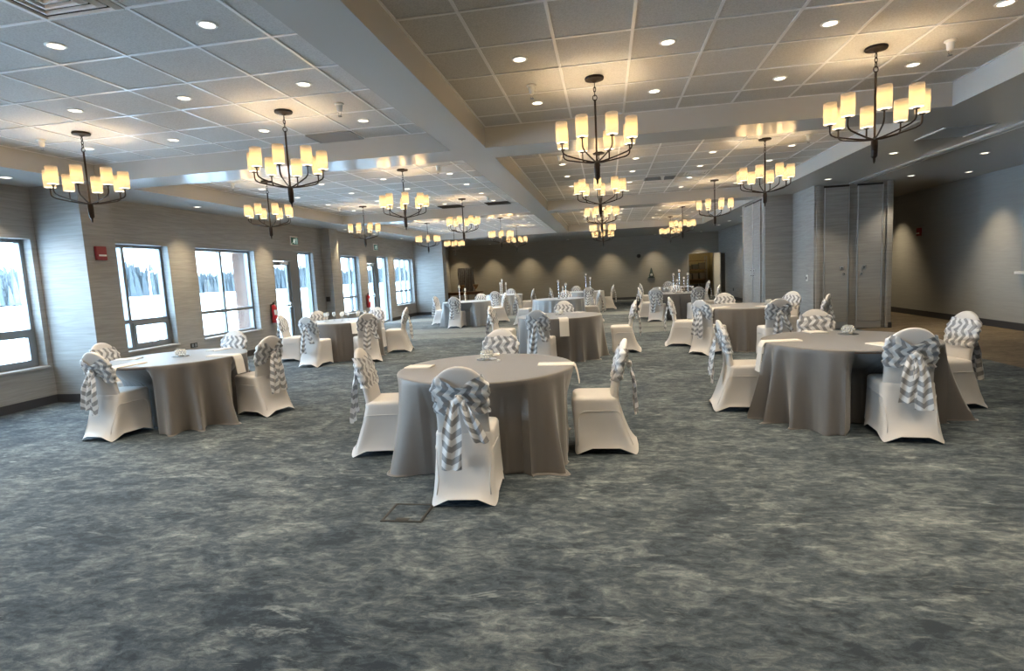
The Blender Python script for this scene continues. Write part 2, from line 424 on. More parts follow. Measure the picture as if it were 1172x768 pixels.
# ---- ceilings : soffits / beams down to ZS, coffers of lay-in tiles at ZC
COF_Y = [(-6.9, -.55), (.10, 7.01), (7.62, 14.62), (15.22, 22.9)]
LX = (-7.05, -1.87); RX = (-1.42, 3.76)
bm = B()
box(bm, LX[1], RX[0], YF, YB, ZS, ZC+.1)
struct('ceiling_beam_centre', bm, M['soffit'])
bm = B(); box(bm, XL, LX[0], YF, YB, ZS, ZC+.1); struct('ceiling_soffit_left', bm, M['soffit'])
bm = B(); box(bm, RX[1], XR, YF, YB, ZS, ZC+.1); struct('ceiling_soffit_right', bm, M['soffit'])
for i, (a, b_) in enumerate(((YF, -6.9), (-.55, .10), (7.01, 7.62), (14.62, 15.22), (22.9, YB))):
    bm = B()
    for X in (LX, RX): box(bm, X[0], X[1], a, b_, ZS, ZC+.1)
    struct('ceiling_crossbeam_%d' % (i+1), bm, M['soffit'])
bm = B(); box(bm, XL-.25, XR+.2, YF-.2, YB+.2, ZC, ZC+.08)
struct('ceiling', bm, M['tile'])
# lay-in grid: square lattice of tees
TX, TY = .6096, .638
def grid(X, Y, xo, yo):
    bm = B(); z0, z1 = ZC-.006, ZC
    k0 = math.ceil((X[0]-xo)/TX); x = xo+k0*TX
    while x < X[1]:
        if X[0]+.03 < x < X[1]-.03: box(bm, x-.012, x+.012, Y[0], Y[1], z0, z1)
        x += TX
    k0 = math.ceil((Y[0]-yo)/TY); y = yo+k0*TY
    while y < Y[1]:
        if Y[0]+.03 < y < Y[1]-.03: box(bm, X[0], X[1], y-.012, y+.012, z0-.0006, z1)
        y += TY
    for (a, b_, c, d) in ((X[0], X[0]+.02, Y[0], Y[1]), (X[1]-.02, X[1], Y[0], Y[1]), (X[0]+.02, X[1]-.02, Y[0], Y[0]+.02), (X[0]+.02, X[1]-.02, Y[1]-.02, Y[1])):
        box(bm, a, b_, c, d, z0, z1)
    return bm
for i, Y in enumerate(COF_Y):
    struct('ceiling_grid_left_%d' % (i+1), grid(LX, Y, -2.981, 4.63), M['tbar'])
    struct('ceiling_grid_right_%d' % (i+1), grid(RX, Y, -.3475, 4.63), M['tbar'])
# partition track along the right soffit
bm = B(); box(bm, 5.16, 5.20, YF, 13.2, ZS-.03, ZS); box(bm, 5.26, 5.30, YF, 13.2, ZS-.03, ZS); box(bm, 5.20, 5.26, YF, 13.2, ZS-.008, ZS)
obj('partition_track', bm, M['alu'], label='long aluminium partition track running along the right-hand soffit', cat='ceiling track')

# ================================================================ WINDOWS AND DOORS
XO = XL-.235    # outer face of frames
def window(n, a, b_, z0, z1, mull, trans, oper=()):
    """oper: list of (y0, y1, z0, z1) opening sashes with a thicker inner frame"""
    root = bpy.data.objects.new('window_%d' % n, None); C.objects.link(root); root['kind'] = 'structure'
    w, d = .05, .09
    bm = B(); x0, x1 = XO, XO+d
    box(bm, x0, x1, a, a+w, z0, z1); box(bm, x0, x1, b_-w, b_, z0, z1); box(bm, x0, x1, a+w, b_-w, z0, z0+w); box(bm, x0, x1, a+w, b_-w, z1-w, z1)
    for m in mull: box(bm, x0, x1, m-.03, m+.03, z0+w, z1-w)
    if trans:
        e = [a+w] + [v for m in mull for v in (m-.03, m+.03)] + [b_-w]
        for i in range(0, len(e), 2): box(bm, x0, x1, e[i], e[i+1], trans-.03, trans+.03)
    obj('window_frame', bm, M['frame'], root)
    bm = B(); box(bm, XO+.03, XO+.036, a+w, b_-w, z0+w, z1-w); obj('window_glass', bm, M['pane'], root)
    bm = B(); box(bm, XO+d, XL+.03, a-.02 if z0 else a, b_+.02, z0-.025, z0+.003, .003)
    obj('window_sill', bm, plain('sill_%d' % n, (.42, .42, .42), .4), root)
    for (p, q, r, s) in oper:
        bm = B(); w2 = .055; x2, x3 = XO+.05, XO+.105
        box(bm, x2, x3, p, p+w2, r, s); box(bm, x2, x3, q-w2, q, r, s); box(bm, x2, x3, p+w2, q-w2, r, r+w2); box(bm, x2, x3, p+w2, q-w2, s-w2, s)
        sh = obj('opening_sash', bm, M['frame'], root)
        bm = B(); c = (p+q)/2
        box(bm, x3, x3+.02, c-.05, c+.05, r+.01, r+.035, .004); tube(bm, [(x3+.012, c, r+.03), (x3+.05, c+.05, r+.06), (x3+.06, c+.12, r+.065)], .007)
        obj('crank_handle', bm, M['grey_metal'], sh)
window(8, -7.2, -4.3, .56, 2.4, [-5.7], 1.08)  # unseen window, added for extra daylight from behind the camera
window(1, -3.7, -.9, .56, 2.4, [-2.3], 1.08)  # added out of view as well, lets more daylight in
window(2, .6, 2.4, .56, 2.4, [1.5], 1.08)  # unseen too, added beside the camera to light the foreground
window(3, 5.0, 6.86, .56, 2.4, [], 1.08, [(5.06, 6.80, .61, 1.05)])
window(4, 8.19, 9.42, .56, 2.4, [8.545], 1.06, [(8.58, 9.37, .61, 1.03)])
window(5, 10.14, 12.05, .56, 2.4, [11.06], 1.08)
window(6, 16.42, 17.72, .56, 2.4, [17.35], 1.07)
window(7, 20.9, 23.0, .56, 2.4, [21.95, 22.5], 1.10)
def glazed_door(n, a, m0, m1, b_, hinge=None):
    """door leaf a..m0, mullion m0..m1, full-height sidelight m1..b_"""
    root = bpy.data.objects.new('door_%d' % n, None); C.objects.link(root); root['kind'] = 'structure'
    x0, x1, w = XO, XO+.12, .05
    bm = B()
    box(bm, x0, x1, a, a+w, 0, 2.24); box(bm, x0, x1, m0, m1, 0, 2.44); box(bm, x0, x1, b_-w, b_, 0, 2.44)
    box(bm, x0, XL-.001, a, m0, 2.19, 2.44); box(bm, x0, x1, m1, b_-w, 2.39, 2.44); box(bm, x0, x1, m1, b_-w, 0, .06)
    obj('door_frame', bm, M['frame'], root)
    bm = B(); box(bm, x0+.04, x0+.046, m1, b_-w, .06, 2.39); obj('sidelight_glass', bm, M['pane'], root)
    bm = B(); s = .10; p, q = a+w+.004, m0-.004; x2, x3 = x0+.03, x0+.08
    box(bm, x2, x3, p, p+s, .02, 2.18); box(bm, x2, x3, q-s, q, .02, 2.18); box(bm, x2, x3, p+s, q-s, .02, .22); box(bm, x2, x3, p+s, q-s, 2.08, 2.18)
    lf = obj('door_leaf', bm, M['frame'], root)
    bm = B(); box(bm, x0+.05, x0+.056, p+s, q-s, .22, 2.08); obj('door_glass', bm, M['pane'], lf)
    bm = B(); tube(bm, [(x3, p+.06, 1.04), (x3+.06, p+.06, 1.04), (x3+.06, q-.06, 1.04), (x3, q-.06, 1.04)], .016); box(bm, x3, x3+.05, q-.12, q-.02, .98, 1.12, .006)
    obj('push_bar', bm, M['grey_metal'], lf)
    bm = B(); box(bm, x3+.002, x3+.06, q-.42, q-.1, 2.10, 2.17, .006); tube(bm, [(x3+.05, q-.3, 2.17), (x3+.12, q-.15, 2.185)], .01); obj('door_closer', bm, M['white_metal'], lf)
glazed_door(1, 12.80, 13.72, 14.14, 14.75)
glazed_door(2, 18.35, 19.22, 19.55, 20.25)

# ================================================================ OUTSIDE
bm = B(); n = 40
g = [[bm.verts.new((XL-.3-260*(j/n)**2.2, -180+700*i/n, -.16 + .9*math.sin(i*.9+j*.3)*(j/n))) for j in range(n+1)] for i in range(n+1)]
for i in range(n):
    for j in range(n): bm.faces.new((g[i][j], g[i+1][j], g[i+1][j+1], g[i][j+1]))
obj('snow_field', bm, M['snow'], smooth=True, label='bright snow-covered field outside the windows', cat='snow', kind='stuff')
bm = B(); rnd = random.Random(3)
for k in range(4200):
    yy = rnd.uniform(60, 470); xx = -150 - rnd.uniform(0, 30) - .10*max(0, 200-yy)*.3
    hh = rnd.uniform(6.5, 11.5)*(1 + .18*math.sin(yy*.05)); rr = hh*rnd.uniform(.10, .15)
    if rnd.random() < .3:   # bare deciduous: thin trunk with an open crown
        tube(bm, [(xx, yy, -.3), (xx, yy, hh*.9)], [.25, .05], 4)
        for q in range(7):
            a = rnd.uniform(0, 6.28); z = hh*rnd.uniform(.35, .8)
            tube(bm, [(xx, yy, z), (xx+math.cos(a)*1.6, yy+math.sin(a)*1.6, z+1.8)], [.12, .03], 3)
    else:
        z = .4
        for s in range(4):
            r0 = rr*(1-.22*s); h0 = hh*(.36-.03*s)
            lathe(bm, [(r0, z), (r0*.35, z+h0*.75), (.02, z+h0*1.15)], 6, xx, yy, 0, cap=True); z += hh*.21
for k in range(3500):
    yy = rnd.uniform(60, 470); xx = -149 - rnd.uniform(0, 34); hh = rnd.uniform(4.5, 8.2)*(1 + .15*math.sin(yy*.05))
    lathe(bm, [(hh*.17, .1), (hh*.10, hh*.5), (.02, hh)], 5, xx, yy, 0)
obj('treeline', bm, M['trees'], label='hazy blue tree line across the snow field beyond the windows', cat='trees', kind='stuff')
# lamp post in the snow, seen through the first window
t = thing('lamp_post', 'thin white lamp post standing in the snow beyond the window', 'lamp post', (-40, 43.96, -.2))
bm = B(); tube(bm, [(0, 0, 0), (0, 0, 3.4)], [.10, .06], 8); obj('post', bm, M['white_metal'], t)
bm = B(); tube(bm, [(0, 0, 3.4), (.1, 0, 3.55), (.6, 0, 3.6)], .05, 6); box(bm, .4, .95, -.12, .12, 3.57, 3.66, .02); obj('lamp_head', bm, M['white_metal'], t)
# porch beyond the second window and the doors
t = thing('porch', 'timber-posted porch outside the window and glazed doors', 'porch', (0, 0, 0))
bm = B(); box(bm, -10.75, -10.35, 14.9, 15.35, -.16, 2.75, .02); obj('post', bm, M['timber'], t)
bm = B(); box(bm, -10.75, -10.35, 12.45, 12.9, -.16, 2.75, .02); obj('post', bm, M['timber'], t)
bm = B(); box(bm, -10.95, XL-.26, 12.2, 15.6, 2.75, 2.98); box(bm, -11.1, -10.9, 12.1, 15.7, 2.7, 3.1); obj('roof', bm, plain('porch_roof', (.05, .052, .055), .6), t)

# ================================================================ CHANDELIERS
def build_chandelier():
    root = thing('chandelier', 'x', 'chandelier')
    zb = -ZC
    bm = B(); lathe(bm, [(.0, 0), (.088, 0), (.092, -.008), (.088, -.022), (.03, -.03), (.012, -.045)], 28, cz=-.0005, cap=False); bm.faces.new([v for v in bm.verts if abs(v.co.z+.0455) < 1e-4])
    obj('canopy', bm, M['bronze'], root, smooth=True, autos=40)
    bm = B()   # chain of elongated links
    z = -.05
    for k in range(3):
        pts = []
        for i in range(13):
            a = 2*PI*i/12; c, s = math.cos(a)*.011, math.sin(a)*.025
            pts.append((c, 0, z-.022+s) if k % 2 else (0, c, z-.022+s))
        tube(bm, pts, .0038, 5, cap=False); z -= .038
    pts = [(math.cos(2*PI*i/16)*.020, 0, z-.024+math.sin(2*PI*i/16)*.026) for i in range(17)]
    tube(bm, pts, .0045, 6, cap=False)
    obj('chain', bm, M['bronze'], root, smooth=True)
    zt = z-.045; zh = -.785
    bm = B(); lathe(bm, [(.005, zt+.006), (.010, zt), (.0095, zh+.02), (.017, zh), (.027, zh-.012), (.029, zh-.05), (.027, zh-.15), (.016, zh-.165), (.011, zh-.17), (.009, zh-.20), (.003, zh-.215)], 14)
    obj('stem', bm, M['bronze'], root, smooth=True, autos=45)
    R = .352
    am = sm = tm = None
    for k in range(8):
        a = PI/8 + k*PI/4
        if am is None:
            bm = B(); pts = [(.012, 0, zh-.005)]
            for i in range(9):
                u = i/8; pts.append((.03+(R-.075)*u, 0, zh-.002+.058*u**1.3))
            for i in range(1, 6):
                th = i/5*PI/2; pts.append((R-.045+.045*math.sin(th), 0, zh+.062+.045*(1-math.cos(th))))
            pts.append((R, 0, zh+.165)); tube(bm, pts, .0075, 6)
            lathe(bm, [(.020, zh+.160), (.026, zh+.165), (.026, zh+.170)], 10, cx=R)
            am = mesh('arm', bm, M['bronze'], True, 50)
            bm = B(); zz0, zz1 = zh+.172, zh+.362
            for (ra, rb) in ((.0560, .0548),):
                lathe(bm, [(ra, zz0), (ra+.001, (zz0+zz1)/2), (ra, zz1), (rb, zz1), (rb, (zz0+zz1)/2), (rb, zz0)], 22, cx=R, closed=True)
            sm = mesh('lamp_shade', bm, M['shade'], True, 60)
            bm = B(); lathe(bm, [(.054, zz0+.006), (.054, zz0+.009), (.02, zz0+.009), (.02, zz0+.006)], 18, cx=R, closed=True)
            tm = mesh('diffuser', bm, M['shade_trim'])
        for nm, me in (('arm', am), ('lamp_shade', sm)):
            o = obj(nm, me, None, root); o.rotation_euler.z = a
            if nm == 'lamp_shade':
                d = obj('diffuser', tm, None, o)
        ld = bpy.data.lights.get('bulb') or bpy.data.lights.new('bulb', 'POINT')
        ld.energy = 1.75; ld.color = (1, .74, .44); ld.shadow_soft_size = .035
        lo = bpy.data.objects.new('bulb_light', ld); C.objects.link(lo); lo.parent = root
        lo.location = (R*math.cos(a), R*math.sin(a), zh+.25)
    return root
ch = build_chandelier(); index_tree(ch)
CX = {'a': -5.78, 'b': -3.29, 'c': -.05, 'd': 2.41}
rowsname = [(1.75, 'unseen-overhead'), (5.64, 'nearest'), (9.15, 'second'), (13.10, 'third'), (18.0, 'fourth'), (21.3, 'farthest')]  # the row above the camera is out of view, added to light the foreground
colname = {'a': 'beside the window wall', 'b': 'just left of the long ceiling beam', 'c': 'just right of the long ceiling beam', 'd': 'beside the right-hand soffit'}
ROT = {'a5.64': 9, 'b5.64': 39, 'c5.64': 2, 'd5.64': 10, 'a9.15': 26, 'b9.15': 0, 'c9.15': 18, 'd9.15': 41}
first = True
for c in 'abcd':
    for y, rn in rowsname:
        lb = 'bronze chandelier, eight cylinder shades, %s in the row %s' % (rn, colname[c])
        yy = y + ({'c': 0, 'd': .35, 'a': .1, 'b': 0}[c] if y > 15 else 0)
        if first:
            ch.location = (CX[c], yy, ZC); ch['label'] = lb; ch['group'] = 'chandeliers'; first = False
        else: dup(ch, (CX[c], yy, ZC), math.radians(ROT.get(c+str(y), random.randint(0, 44))), lb, 'chandeliers')

# ================================================================ DOWNLIGHTS
def build_downlight():
    root = thing('recessed_downlight', 'x', 'ceiling light')
    bm = B(); lathe(bm, [(.050, -.001), (.052, -.008), (.068, -.006), (.070, 0), (.05, 0)], 20, closed=True)
    obj('trim_ring', bm, M['white_metal'], root, smooth=True, autos=40)
    bm = B(); lathe(bm, [(.0495, -.0035), (.0495, -.0015)], 20); obj('lens', bm, M['lens'], root)
    ld = bpy.data.lights.new('downlight', 'SPOT'); ld.energy = 26; ld.color = (1, .82, .58); ld.spot_size = math.radians(95); ld.spot_blend = .6; ld.shadow_soft_size = .04
    lo = bpy.data.objects.new('downlight_lamp', ld); C.objects.link(lo); lo.parent = root; lo.location = (0, 0, -.02)
    return root
dl = build_downlight(); index_tree(dl)
dl_first = [True]
def downlight(x, y, z, lb, grp):
    if dl_first[0]:
        dl.location = (x, y, z); dl['label'] = lb; dl['group'] = grp; dl_first[0] = False; return dl
    return dup(dl, (x, y, z), 0, lb, grp)
LXs = [(-2.67, 'next to the beam'), (-3.91, 'second from the beam'), (-5.12, 'third from the beam'), (-6.33, 'farthest from the beam')]
RXs = [(-.67, 'next to the beam'), (.56, 'second from the beam'), (1.79, 'third from the beam'), (3.0, 'farthest from the beam')]
bays = [('nearest', [2.45, 3.70, 4.97, 6.25]), ('middle', [8.62, 9.85, 11.1, 12.43, 13.78]), ('far', [16.5, 17.75, 19.0, 20.3, 21.6])]  # first row of the nearest bay is unseen, added for foreground light
ordn = ['first', 'second', 'third', 'fourth', 'fifth']
for bn, ys in bays:
    for side, xs in (('left', LXs), ('right', RXs)):
        for x, xn in xs:
            for i, y in enumerate(ys):
                pass
                downlight(x, y, ZC, 'small round downlight in the %s %s ceiling bay, %s row, %s' % (bn, side, ordn[i], xn), 'downlights in the tiled ceiling bays')
WASH = []
soff = [(-7.62, 6.25, 'over the first window'), (-7.62, 9.72, 'between the second and third windows'), (-7.62, 12.42, 'before the first glazed door'), (-7.62, 15.9, 'beyond the first glazed door'),
        (-7.62, 18.05, 'before the far glazed door'), (-7.62, 20.6, 'beyond the far glazed door')]
for x, y, w in soff: WASH.append(downlight(x, y, ZS, 'round downlight in the left window soffit %s' % w, 'downlights in the window soffit'))
for i, (x, y, w) in enumerate([(4.46, 9.79, 'left of the track, nearer the camera'), (4.44, 12.34, 'left of the track, just before the pocket doors'), (6.12, 10.48, 'right of the track, nearer the camera'), (6.13, 12.73, 'right of the track, by the pocket doors'),
        (7.19, 12.77, 'close to the corridor wall, nearer one'), (7.19, 16.6, 'close to the corridor wall, deep in the corridor'), (4.6, 18.2, 'past the storage block, first'), (4.6, 20.2, 'past the storage block, second'), (4.6, 22.2, 'past the storage block, third'), (4.6, 24.2, 'past the storage block, last')]):
    d = downlight(x, y, ZS, 'round downlight in the right soffit %s' % w, 'downlights in the right soffit')
    if 3 < i < 6: WASH.append(d)
for k, x in enumerate((-7.53, -5.75, -3.85, -1.80, .25, 2.41, 4.55)):
    WASH.append(downlight(x, 28.15, ZS, 'wall-wash downlight before the back wall, number %d counted from the windows' % (k+1), 'downlights before the back wall'))
# the wall-washers along the walls are stronger than the ones over the tables
wd = bpy.data.lights.new('wall_washer', 'SPOT'); wd.energy = 75; wd.color = (1, .78, .48); wd.spot_size = math.radians(84); wd.spot_blend = 1.0; wd.shadow_soft_size = .03
for r in WASH[1:]:
    for o in bpy.data.objects:
        if o.parent == r and o.type == 'LIGHT': o.data = wd

# ================================================================ SMALL CEILING FITTINGS
def build_sprinkler():
    root = thing('sprinkler', 'x', 'sprinkler')
    bm = B(); lathe(bm, [(.045, 0), (.047, -.012), (.032, -.02), (.026, -.075), (.020, -.085)], 16, cap=True); obj('housing', bm, M['white_plastic'], root, smooth=True, autos=40)
    bm = B(); tube(bm, [(.014, 0, -.085), (.012, 0, -.11), (0, 0, -.122), (-.012, 0, -.11), (-.014, 0, -.085)], .003, 6); lathe(bm, [(.020, -.122), (.020, -.126)], 12); obj('deflector', bm, M['silverware'], root)
    return root
sp = build_sprinkler(); index_tree(sp)
spl = [(-.66, 5.67, 'right nearest bay, beside the long beam'), (3.01, 5.67, 'right nearest bay, beside the soffit'), (-2.64, 5.60, 'left nearest bay, beside the long beam'), (-6.42, 5.73, 'left nearest bay, beside the window soffit'),
       (-2.66, 9.1, 'left middle bay, first by the beam'), (-2.66, 13.1, 'left middle bay, farther by the beam'), (-6.4, 9.1, 'left middle bay, near by the windows'), (-6.4, 13.1, 'left middle bay, far by the windows'),
       (-.66, 9.1, 'right middle bay, first by the beam'), (1.2, 12.0, 'right middle bay, in the centre by the slot vent'), (3.0, 9.1, 'right middle bay, near by the soffit'), (3.0, 13.1, 'right middle bay, far by the soffit')]
for i, (x, y, w) in enumerate(spl):
    lb = 'white ceiling sprinkler in the %s' % w
    if i == 0: sp.location = (x, y, ZC); sp['label'] = lb; sp['group'] = 'ceiling sprinklers'
    else: dup(sp, (x, y, ZC), 0, lb, 'ceiling sprinklers')
def diffuser(x, y, z, sz, lb):
    root = thing('air_diffuser', lb, 'air vent', (x, y, z), group='square air diffusers')
    bm = B(); h = sz/2
    for k in range(4):
        a = h*(1-.23*k); b_ = a-.035; zz = -.004-.004*k
        ring = lambda r, z_: [(-r, -r, z_), (r, -r, z_), (r, r, z_), (-r, r, z_)]
        loft(bm, [ring(a, -.001), ring(a, zz), ring(b_, zz-.014), ring(b_-.004, zz-.010), ring(b_-.004, -.001)], False, False)
    obj('louvre', bm, M['white_metal'], root)
    bm = B(); box(bm, -h*.98, h*.98, -h*.98, h*.98, -.0012, -.0006); obj('backing', bm, M['dark_void'], root)
diffuser(-3.286, 3.065, ZC-.006, .58, 'square white louvred air diffuser in the near left ceiling bay')
diffuser(-3.60, 12.65, ZC-.006, .5, 'square air diffuser in the middle left ceiling bay, beside a chandelier')
diffuser(-5.55, 12.0, ZC-.006, .5, 'square air diffuser in the middle left ceiling bay, nearer the windows')
diffuser(1.85, 11.8, ZC-.006, .5, 'square air diffuser in the middle right ceiling bay')
diffuser(-4.95, 2.95, ZC-.006, .5, 'air diffuser cut by the left picture edge, above the first window')
diffuser(-2.9, 19.6, ZC-.006, .5, 'square air diffuser in the far left ceiling bay')
def slot(x0, x1, y0, y1, z, lb, mt, nm='return_grille'):
    root = thing(nm, lb, 'air vent', ((x0+x1)/2, (y0+y1)/2, z))
    w, d = (x1-x0)/2, (y1-y0)/2
    bm = B(); box(bm, -w, w, -d, d, -.004, 0); obj('backing', bm, mt, root)
    bm = B(); n = 9
    for i in range(n):
        yy = -d+.02+(2*d-.04)*i/(n-1); box(bm, -w+.01, w-.01, yy-.004, yy+.004, -.012, -.0045)
    obj('slats', bm, mt, root, kind='stuff') if False else obj('slats', bm, mt, root)
    bm = B(); box(bm, -w-.012, w+.012, -d-.012, -d, -.014, 0); box(bm, -w-.012, w+.012, d, d+.012, -.014, 0); box(bm, -w-.012, -w, -d, d, -.014, 0); box(bm, w, w+.012, -d, d, -.014, 0); obj('frame', bm, mt, root)
slot(-3.57, -3.0, 6.60, 6.96, ZC-.007, 'grey rectangular return grille near the first cross beam, left bay', M['led_blue'])
slot(-4.17, -3.60, 14.05, 14.52, ZC-.007, 'black rectangular grille by the second cross beam, nearer the windows', M['dark_void'])
slot(-2.94, -2.36, 14.05, 14.52, ZC-.007, 'black rectangular grille by the second cross beam, nearer the long beam', M['dark_void'])
slot(.86, 1.45, 12.02, 12.35, ZC-.007, 'grey slot grille in the middle right ceiling bay', M['led_blue'])
# panel with two bright slots on the right soffit
t = thing('linear_diffuser', 'flat soffit panel with two bright linear slots beside the right chandelier', 'air vent', (4.60, 8.5, ZS))
bm = B(); box(bm, -.28, .28, -.33, .33, -.006, 0, .001); obj('panel', bm, plain('soffit_panel', (.36, .38, .41), .35), t)
for s in (-.30, .30):
    bm = B(); box(bm, s-.012, s+.012, -.35, .35, -.014, 0, .002); obj('slot_rail', bm, M['white_metal'], t)
# dark camera dome / speaker and its neighbours on the back wall
t = thing('security_camera', 'small black dome camera high on the back wall', 'camera', (1.65, YB, 2.14))
bm = B(); lathe(bm, [(.10, 0), (.10, .03), (.02, .05)], 16); o = obj('mount', bm, M['black'], t, smooth=True, autos=40); o.rotation_euler.x = PI/2
bm = B(); lathe(bm, [(.075, .0), (.07, .05), (.045, .085), (.01, .1)], 16); o = obj('dome', bm, M['black'], t, smooth=True); o.rotation_euler.x = PI/2; o.location = (0, -.04, -.01)
t = thing('wall_ornament', 'dark tree-shaped ornament with a pale centre on the back wall', 'wall ornament', (2.24, YB-.02, .99))
bm = B()
for k in range(4):
    z0 = .04+.11*k; w = .17-.035*k
    loft(bm, [[(-w, .018, z0), (w, .018, z0), (w, -.05, z0), (-w, -.05, z0)], [(-w*.3, .018, z0+.16), (w*.3, .018, z0+.16), (w*.3, -.03, z0+.16), (-w*.3, -.03, z0+.16)]])
obj('body', bm, plain('ornament_green', (.03, .05, .045), .5), t)
bm = B(); lathe(bm, [(.02, .0), (.055, .03), (.055, .09), (.02, .13)], 12, cy=-.06, cz=.13); obj('white_centre', bm, M['white_plastic'], t, smooth=True)

# ================================================================ WALL FITTINGS
def pull(x, y, z, face, lb):
    t = thing('fire_alarm_pull', lb, 'fire alarm', (x, y, z), face, 'fire alarm pull stations')
    bm = B(); box(bm, 0, .045, -.085, .085, -.10, .10, .008); obj('box', bm, M['darkred'], t)
    bm = B(); box(bm, .045, .062, -.06, .06, -.045, -.02, .004); obj('pull_bar', bm, M['white_plastic'], t)
pull(-7.30, 7.17, 2.16, 0, 'dark red fire alarm with white bar high on the near pilaster')
pull(XR, 15.71, 2.10, PI, 'dark red fire alarm high on the brown corridor wall')
def extinguisher(x, y, z, lb):
    t = thing('fire_extinguisher', lb, 'fire extinguisher', (x, y, z), 0, 'fire extinguishers')
    bm = B(); lathe(bm, [(.05, 0), (.068, .012), (.07, .05), (.07, .36), (.055, .41), (.025, .435), (.022, .45)], 20, cx=.085); obj('cylinder', bm, M['red'], t, smooth=True, autos=50)
    bm = B()
    for a0 in range(-5, 5):
        a, c = a0*.2, (a0+1)*.2; r = .0715
        vs = [bm.verts.new((.085+r*math.cos(v), r*math.sin(v), z_)) for v, z_ in ((a, .20), (c, .20), (c, .32), (a, .32))]; bm.faces.new(vs)
    obj('paper_label', bm, M['white_plastic'], t, smooth=True)
    bm = B(); lathe(bm, [(.022, .45), (.024, .49), (.012, .50)], 12, cx=.085); tube(bm, [(.085, 0, .49), (.085, .10, .53)], .008); tube(bm, [(.085, 0, .48), (.085, .09, .47)], .007); obj('valve', bm, M['black'], t)
    bm = B(); tube(bm, [(.085, -.02, .47), (.085, -.10, .45), (.085, -.115, .30), (.085, -.10, .14)], .010, 8); obj('hose', bm, M['black'], t)
    bm = B(); box(bm, 0, .02, -.02, .02, .1, .46); tube(bm, [(.012, 0, .40), (.05, .0, .40)], .008); obj('wall_bracket', bm, M['grey_metal'], t)
extinguisher(XL, 12.50, .66, 'red fire extinguisher on the wall before the first glazed door')
extinguisher(XL, 18.05, .66, 'red fire extinguisher on the wall before the far glazed door')
def exit_sign(y, z, lb):
    t = thing('exit_sign', lb, 'exit sign', (XL, y, z), 0, 'green exit signs')
    bm = B(); box(bm, 0, .03, -.17, .17, -.115, .115, .006); obj('housing', bm, M['white_metal'], t)
    bm = B(); box(bm, .03, .036, -.16, .16, -.105, .085); obj('face', bm, M['green'], t)
    bm = B(); x = .0375   # running figure and the door it heads for
    tube(bm, [(x, .07, -.085), (x, .07, .065), (x, .12, .065), (x, .12, -.085)], .004, 5)
    lathe_pts = [(math.cos(a*PI/5)*.014, math.sin(a*PI/5)*.014) for a in range(10)]
    bm.faces.new([bm.verts.new((x, -.01+p, .045+q)) for p, q in lathe_pts])
    def stroke(pts, r=.008):
        for (a, b_) in zip(pts, pts[1:]): tube(bm, [(x, a[0], a[1]), (x, b_[0], b_[1])], r, 5)
    stroke([(-.015, .028), (-.03, -.015)], .012); stroke([(-.03, -.015), (-.005, -.04), (-.02, -.08)]); stroke([(-.03, -.015), (-.06, -.045), (-.09, -.05)])
    stroke([(-.015, .022), (.015, .008), (.03, .02)], .006); stroke([(-.015, .022), (-.05, .02), (-.06, -.005)], .006)
    obj('running_figure', bm, M['exit_lit'], t)
exit_sign(13.80, 2.72, 'green running-man exit sign above the first glazed door')
exit_sign(19.15, 2.76, 'green running-man exit sign above the far glazed door')
t = thing('wall_outlet', 'black wall outlet low on the window wall between second and third windows', 'outlet', (XL, 9.81, .47))
bm = B(); box(bm, 0, .012, -.09, .09, -.045, .045, .003); obj('plate', bm, M['black'], t)
bm = B(); box(bm, .012, .016, -.065, -.02, -.03, .03); box(bm, .012, .016, .02, .065, -.03, .03); obj('socket', bm, M['grey_metal'], t)
t = thing('wall_control', 'small black control box on the middle pilaster by the windows', 'control box', (-8.0, 15.235, 1.10))
bm = B(); box(bm, -.05, .05, -.05, .012, -.07, .07, .005); obj('box', bm, M['black'], t)
t = thing('light_switch', 'white light switch on the blue-lit side of the storage block', 'switch', (4.489, 13.62, 1.14))
bm = B(); box(bm, -.014, 0, -.045, .045, -.07, .07, .003); obj('plate', bm, M['white_plastic'], t)
bm = B(); box(bm, -.024, -.014, -.015, .015, -.03, .03, .002); obj('toggle', bm, M['black'], t)
t = thing('whiteboard', 'dark wall board with white tray at the right edge of the picture', 'wall board', (XR-.012, 11.55, 1.10))
bm = B(); box(bm, -.03, -.001, -.7, .56, .03, 1.1, .004); obj('board', bm, M['led_blue'], t)
bm = B(); box(bm, -.09, 0, -.7, .64, -.02, .03, .004); obj('tray', bm, M['white_plastic'], t)
# floor box
t = thing('floor_box', 'square floor outlet box with dark rim beside the nearest chair', 'floor box', (-1.355, 3.42, 0))
bm = B()
for a, b_, c, d in ((-.14, .14, -.14, -.122), (-.14, .14, .122, .14), (-.14, -.122, -.122, .122), (.122, .14, -.122, .122)): box(bm, a, b_, c, d, .0005, .006)
obj('rim', bm, M['black'], t)
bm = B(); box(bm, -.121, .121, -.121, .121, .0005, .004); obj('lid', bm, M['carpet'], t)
bm = B(); box(bm, -.045, .045, -.12, -.085, .0042, .007, .001); obj('cable_flap', bm, M['black'], t)

